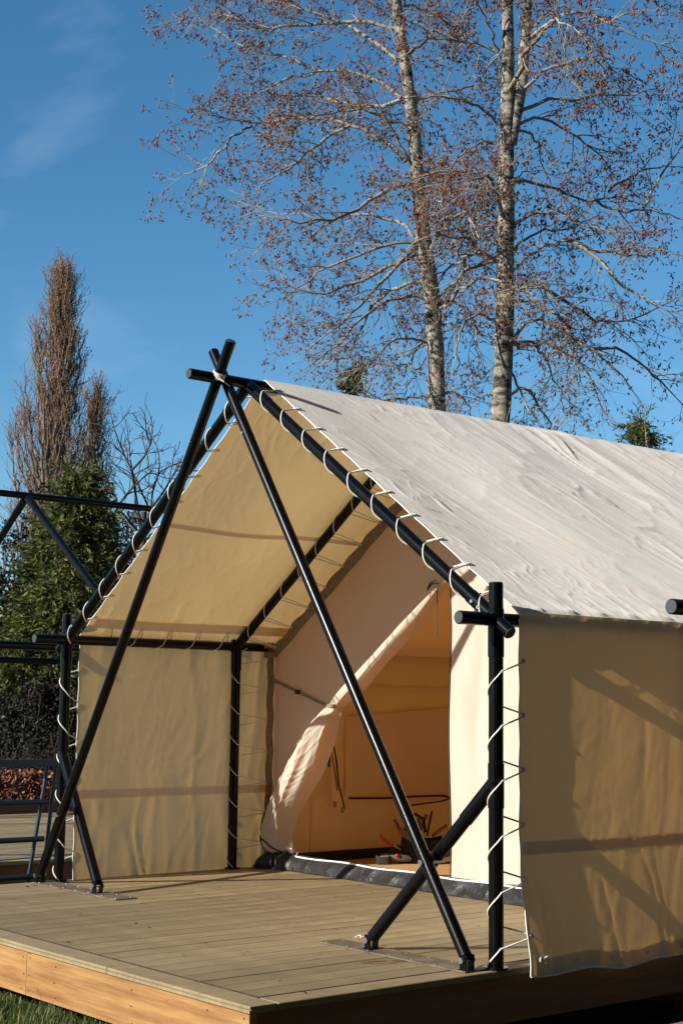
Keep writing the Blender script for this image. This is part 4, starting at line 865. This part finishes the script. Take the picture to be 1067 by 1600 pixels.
def conifer(name, label, g, H, rad, nb, dens, ll, sd, mat=NEEDLE, top=.95, group=None, z0=.06, lean=V(0, 0, 0), lw=.30):
    rng = np.random.default_rng(sd); tr = empty(name, g, label, 'tree', group); s = np.linspace(0, 1, 16); P = g+V(0, 0, H)*s[:, None]+lean*s[:, None]; mk('trunk', tube(P, .022*H*(1-s)+.008, 9), TRUNKD, tr)
    K = 9; st = z0+(1-z0)*rng.random(nb)**.9*.98; az = rng.uniform(0, 6.283, nb); L_ = rad*(1-st**1.25)**.85*rng.uniform(.65, 1.15, nb)+.05*H*.3; u = np.linspace(0, 1, K)
    o = np.stack([np.cos(az), np.sin(az), 0*az], 1); Q = (g+V(0, 0, H)*st[:, None]+lean*st[:, None])[:, None]+o[:, None]*(L_[:, None]*u)[..., None]+V(0, 0, 1)*(L_[:, None]*(.22*u-.46*u**2))[..., None]; Q[:, 1:] += rng.normal(0, .02*rad, (nb, K-1, 3))
    Rr = (.006*H*.3+.004)*(1-u)[None]*np.ones((nb, 1))+.003; S1, R1 = spawn(Q, Rr, dens, .25*rad*.6, .55*rad*.7, .75, 6, rng, .12, .006, .003, grav=.09, jit=.10, taper=.45)
    ob = mk('boughs', cat(batch_tubes(Q, Rr, 4), batch_tubes(S1, R1, 3)), TRUNKD, tr, sharp=None); tag(ob, kind='stuff')
    S = np.concatenate([S1[:, j] for j in range(6)]); T = np.concatenate([unit(S1[:, min(j+1, 5)]-S1[:, max(j-1, 0)]) for j in range(6)]); rep = 5
    C = np.repeat(S, rep, 0); A = np.repeat(T, rep, 0); n = len(C); C = C+A*rng.uniform(-.5, .5, (n, 1))*ll; A = unit(A+rng.normal(0, .6, (n, 3))+V(0, 0, -.12)); ln = ll*rng.uniform(.6, 1.3, n)
    o_ = mk('crown', leaves(C, A, ln, ln*lw*rng.uniform(.6, 1.1, n), rng), mat, tr, smooth=False); tag(o_, kind='stuff'); return tr
def gnd(x, y, D): p = atd(x, y, D); p[2] = -.37; return p
def hgt(x, y, D): return atd(x, y, D)[2]+.37
conifer('hemlock_tree', 'feathery green hemlock behind the bare pole frame', gnd(128, 740, 20.5), hgt(128, 738, 20.5), 1.5, 230, 11, .10, 51, lw=.15)
conifer('hemlock_tree', 'smaller hemlock at the foot of the feathery one', gnd(70, 840, 21.5), hgt(70, 850, 21.5), 1.2, 140, 10, .10, 52, lw=.15)
conifer('cedar_tree', 'small cedar top peeking over the roof by the slim trunk', gnd(556, 600, 40), hgt(556, 566, 40), 1.5, 150, 6, .17, 53, group='distant evergreens over the roof', lw=.16)
conifer('pine_tree', 'open crowned pine top peeking over the roof at its far end', gnd(1000, 660, 46), hgt(1000, 640, 46), 2.4, 95, 5.0, .22, 54, group='distant evergreens over the roof', lw=.10)
def leafy(name, label, g, H, rx, n, ll, mat, sd, nbr=26, group=None, gaps=.46, trunk=TRUNKD):
    rng = np.random.default_rng(sd); tr = empty(name, g, label, 'tree' if H > 2.2 else 'shrub', group); K = 10; u = np.linspace(0, 1, K); az = rng.uniform(0, 6.283, nbr); rr = rx*rng.uniform(.2, .9, nbr); hh = H*rng.uniform(.55, .98, nbr)
    Q = g+np.stack([np.cos(az), np.sin(az), 0*az], 1)[:, None]*(rr[:, None]*u**1.3)[..., None]+V(0, 0, 1)*(hh[:, None]*u)[..., None]; Q[:, 1:] += rng.normal(0, .06, (nbr, K-1, 3)); Rr = (.010*H)*(1-u)[None]*np.ones((nbr, 1))+.006
    mk('trunk', tube([g, g+V(0, 0, H*.35)], [.028*H, .018*H], 9), trunk, tr)
    S1, R1 = spawn(Q, Rr, 5, .3, .9, .8, 6, rng, .15, .010, .004, jit=.15, up=.1); S2, R2 = spawn(S1, R1, 5, .12, .4, .8, 4, rng, .1, .005, .003, jit=.15)
    o = mk('branches', cat(batch_tubes(Q, Rr, 5), batch_tubes(S1, R1, 3), batch_tubes(S2, R2, 3)), trunk, tr, sharp=None); tag(o, kind='stuff')
    i = rng.integers(0, len(S2), n); j = rng.integers(0, 4, n); C = S2[i, j]+rng.normal(0, .07, (n, 3)); keep = vn(C[:, 0]*2.2+C[:, 1], C[:, 2]*2.2, sd) > gaps-.25*(1-(C[:, 2]-g[2])/H); C = C[keep]; A = rng.normal(0, 1, (len(C), 3)); ln = ll*rng.uniform(.6, 1.3, len(C))
    o = mk('crown', leaves(C, A, ln, ln*.34, rng), mat, tr, smooth=False); tag(o, kind='stuff')
leafy('laurel_tree', 'dark glossy leaved evergreen filling the left beside the hemlock', gnd(20, 800, 24), hgt(20, 800, 24), 1.7, 36000, .07, DKLEAF, 61, 34)
leafy('laurel_tree', 'dark leaved evergreen right of the hemlock under the bare tree', gnd(190, 770, 25), hgt(190, 745, 25), 1.2, 20000, .07, DKLEAF, 62, 24, gaps=.50)
leafy('laurel_tree', 'dark leaved evergreen at the foot of the tall poplar', gnd(70, 790, 28), hgt(70, 745, 28), 1.3, 16000, .07, DKLEAF, 63, 22, gaps=.52)
for k, (x, D, h, rx, m_, lb) in enumerate(((-70, 20.5, 2.6, 1.2, BRUSH, 'tall tangled brown brush beside the dark glossy evergreen'), (0, 19.3, 1.9, .9, DKLEAF, 'dark leafy shrub between the bark heap and the glossy evergreen'),
        (80, 19.2, 1.7, .9, BRUSH, 'tangled brown brush under the feathery hemlock'), (170, 19.8, 2.3, 1.0, DKLEAF, 'dark leafy shrub beside the laced canvas edge under the hemlock'))):
    leafy('brush_shrub', lb, gnd(x, 1000, D), h, rx, 12000, .05, m_, 70+k, 22, 'tangled shrubs behind the bark heap', .3)
for k, (x, D, h, rx, lb) in enumerate(((40, 18.4, .85, .7, 'low dry bush behind the bark heap and blue rack'), (110, 18.5, .95, .7, 'low dry bush behind the bark heap seen past the laced post'))):
    leafy('dry_bush', lb, gnd(x, 1000, D), h, rx, 7000, .035, BRUSH, 90+k, 18, 'low dry bushes behind the bark heap', .25)

BLOCKFIRS = leaf_mat('sky_block_needles', [(0, (.012, .020, .008)), (.6, (.026, .038, .014)), (1, (.05, .065, .022))], .1, .6)
def sky_block_firs():
    # unseen firs, added to keep open sky off the tent's shaded side
    rng = np.random.default_rng(77); parts = []; tr = []
    for k in range(56):
        g = V(rng.uniform(12.2, 17.0) if k < 40 else rng.uniform(9.5, 16), (-15 if k < 40 else -66)+k*1.0+rng.uniform(-.5, .5), -.37); H = rng.uniform(17, 24); rad = rng.uniform(2.2, 3.0); n = 3600
        z = rng.random(n)**1.15; a = rng.uniform(0, 6.283, n); q = rad*(1-z)**.85*np.sqrt(rng.uniform(.25, 1, n)); C = g+np.stack([np.cos(a)*q, np.sin(a)*q, .4+z*(H-.4)], 1)
        A = np.stack([np.cos(a), np.sin(a), np.full(n, -.35)], 1)+rng.normal(0, .4, (n, 3)); ln = rng.uniform(.5, 1.0, n); parts.append(leaves(C, A, ln, ln*.32, rng))
        s_ = np.linspace(0, 1, 4); tr.append(batch_tubes((g+V(0, 0, H)*s_[:, None])[None], (.18*(1-s_)+.02)[None], 6))
    o = mk('sky_block_firs', cat(*parts, *tr), BLOCKFIRS, base=V(14, 6, -.37), smooth=False); tag(o, 'unseen dark firs added to block open sky from the shaded side of the tent', 'wood', kind='stuff')
sky_block_firs()
# ------------------------------------------------------------------ bits lying on the deck
def twig():
    p = onz(600, 1503, .006); d = unit(V(RT[0], RT[1], 0)); e = V(-d[1], d[0], 0); pts = [p+d*a+e*b+V(0, 0, c) for a, b, c in ((-.11, .0, 0), (-.06, -.012, .003), (0, .01, .004), (.05, .012, .003), (.10, .03, .0))]
    o = mk('twig', merge(tube(pts, [.0035, .004, .0042, .0035, .002], 6), tube([pts[2], pts[2]+d*.04-e*.02], [.003, .0015], 6)), TWIGD); tag(o, 'small brown twig lying on the deck near the brace foot', 'twig')
TWIGD = pbr('dry_twig', (.11, .05, .025), (.2, .1, .05), 40, .85)
twig()
def string():
    p = onz(566, 1467, .006); d = unit(V(RT[0], RT[1], 0)); e = V(-d[1], d[0], 0); t = np.linspace(0, 1, 30); pts = [p+d*(-.04+.09*q+.012*math.sin(9*q))+e*(.02*math.sin(7*q+1))+V(0, 0, .003+.012*abs(math.sin(8*q))) for q in t]
    o = mk('string_scrap', tube(pts, .0028, 5), ROPE); tag(o, 'curled scrap of white string on the deck by the brace foot', 'string')
string()
LIT = leaf_mat('leaf_litter', [(0, (.10, .04, .015)), (.6, (.22, .10, .045)), (1, (.36, .24, .13))], 0, .8)
def litter():
    N = 420; x = RNG.uniform(0.0, 3.9, N); y = RNG.uniform(-1.3, 1.5, N); a = RNG.uniform(0, 6.283, N); l_ = RNG.uniform(.003, .012, N)*np.where(RNG.random(N) > .93, 2.2, 1); w_ = l_*RNG.uniform(.25, .6, N)
    c = np.stack([x, y, np.full(N, .0035)+RNG.uniform(0, .002, N)], 1); d = np.stack([np.cos(a), np.sin(a), RNG.normal(0, .15, N)], 1); s = np.stack([-np.sin(a), np.cos(a), RNG.normal(0, .25, N)], 1)
    v = np.stack([c-d*l_[:, None], c-s*w_[:, None], c+d*l_[:, None], c+s*w_[:, None]], 1).reshape(-1, 3); o = mk('leaf_litter', (v, np.arange(4*N).reshape(-1, 4)), LIT, base=V(2, 0, 0), smooth=False); tag(o, 'tiny brown leaf and bark crumbs scattered on the deck', 'litter', kind='stuff')
litter()
def knot():
    p = fnp(wr_fn, .955, .006)+V(.008, .02, 0); o = mk('rope_knot', merge(ring(p, (1, .3, 0), .010, .006, 12, 6), tube([p, p+V(.01, .03, .012)], .005, 6), tube([p, p+V(.01, .02, -.016)], .005, 6)), ROPE); tag(o, 'white rope knot at the lower front corner of the shaded wall', 'rope')
knot()
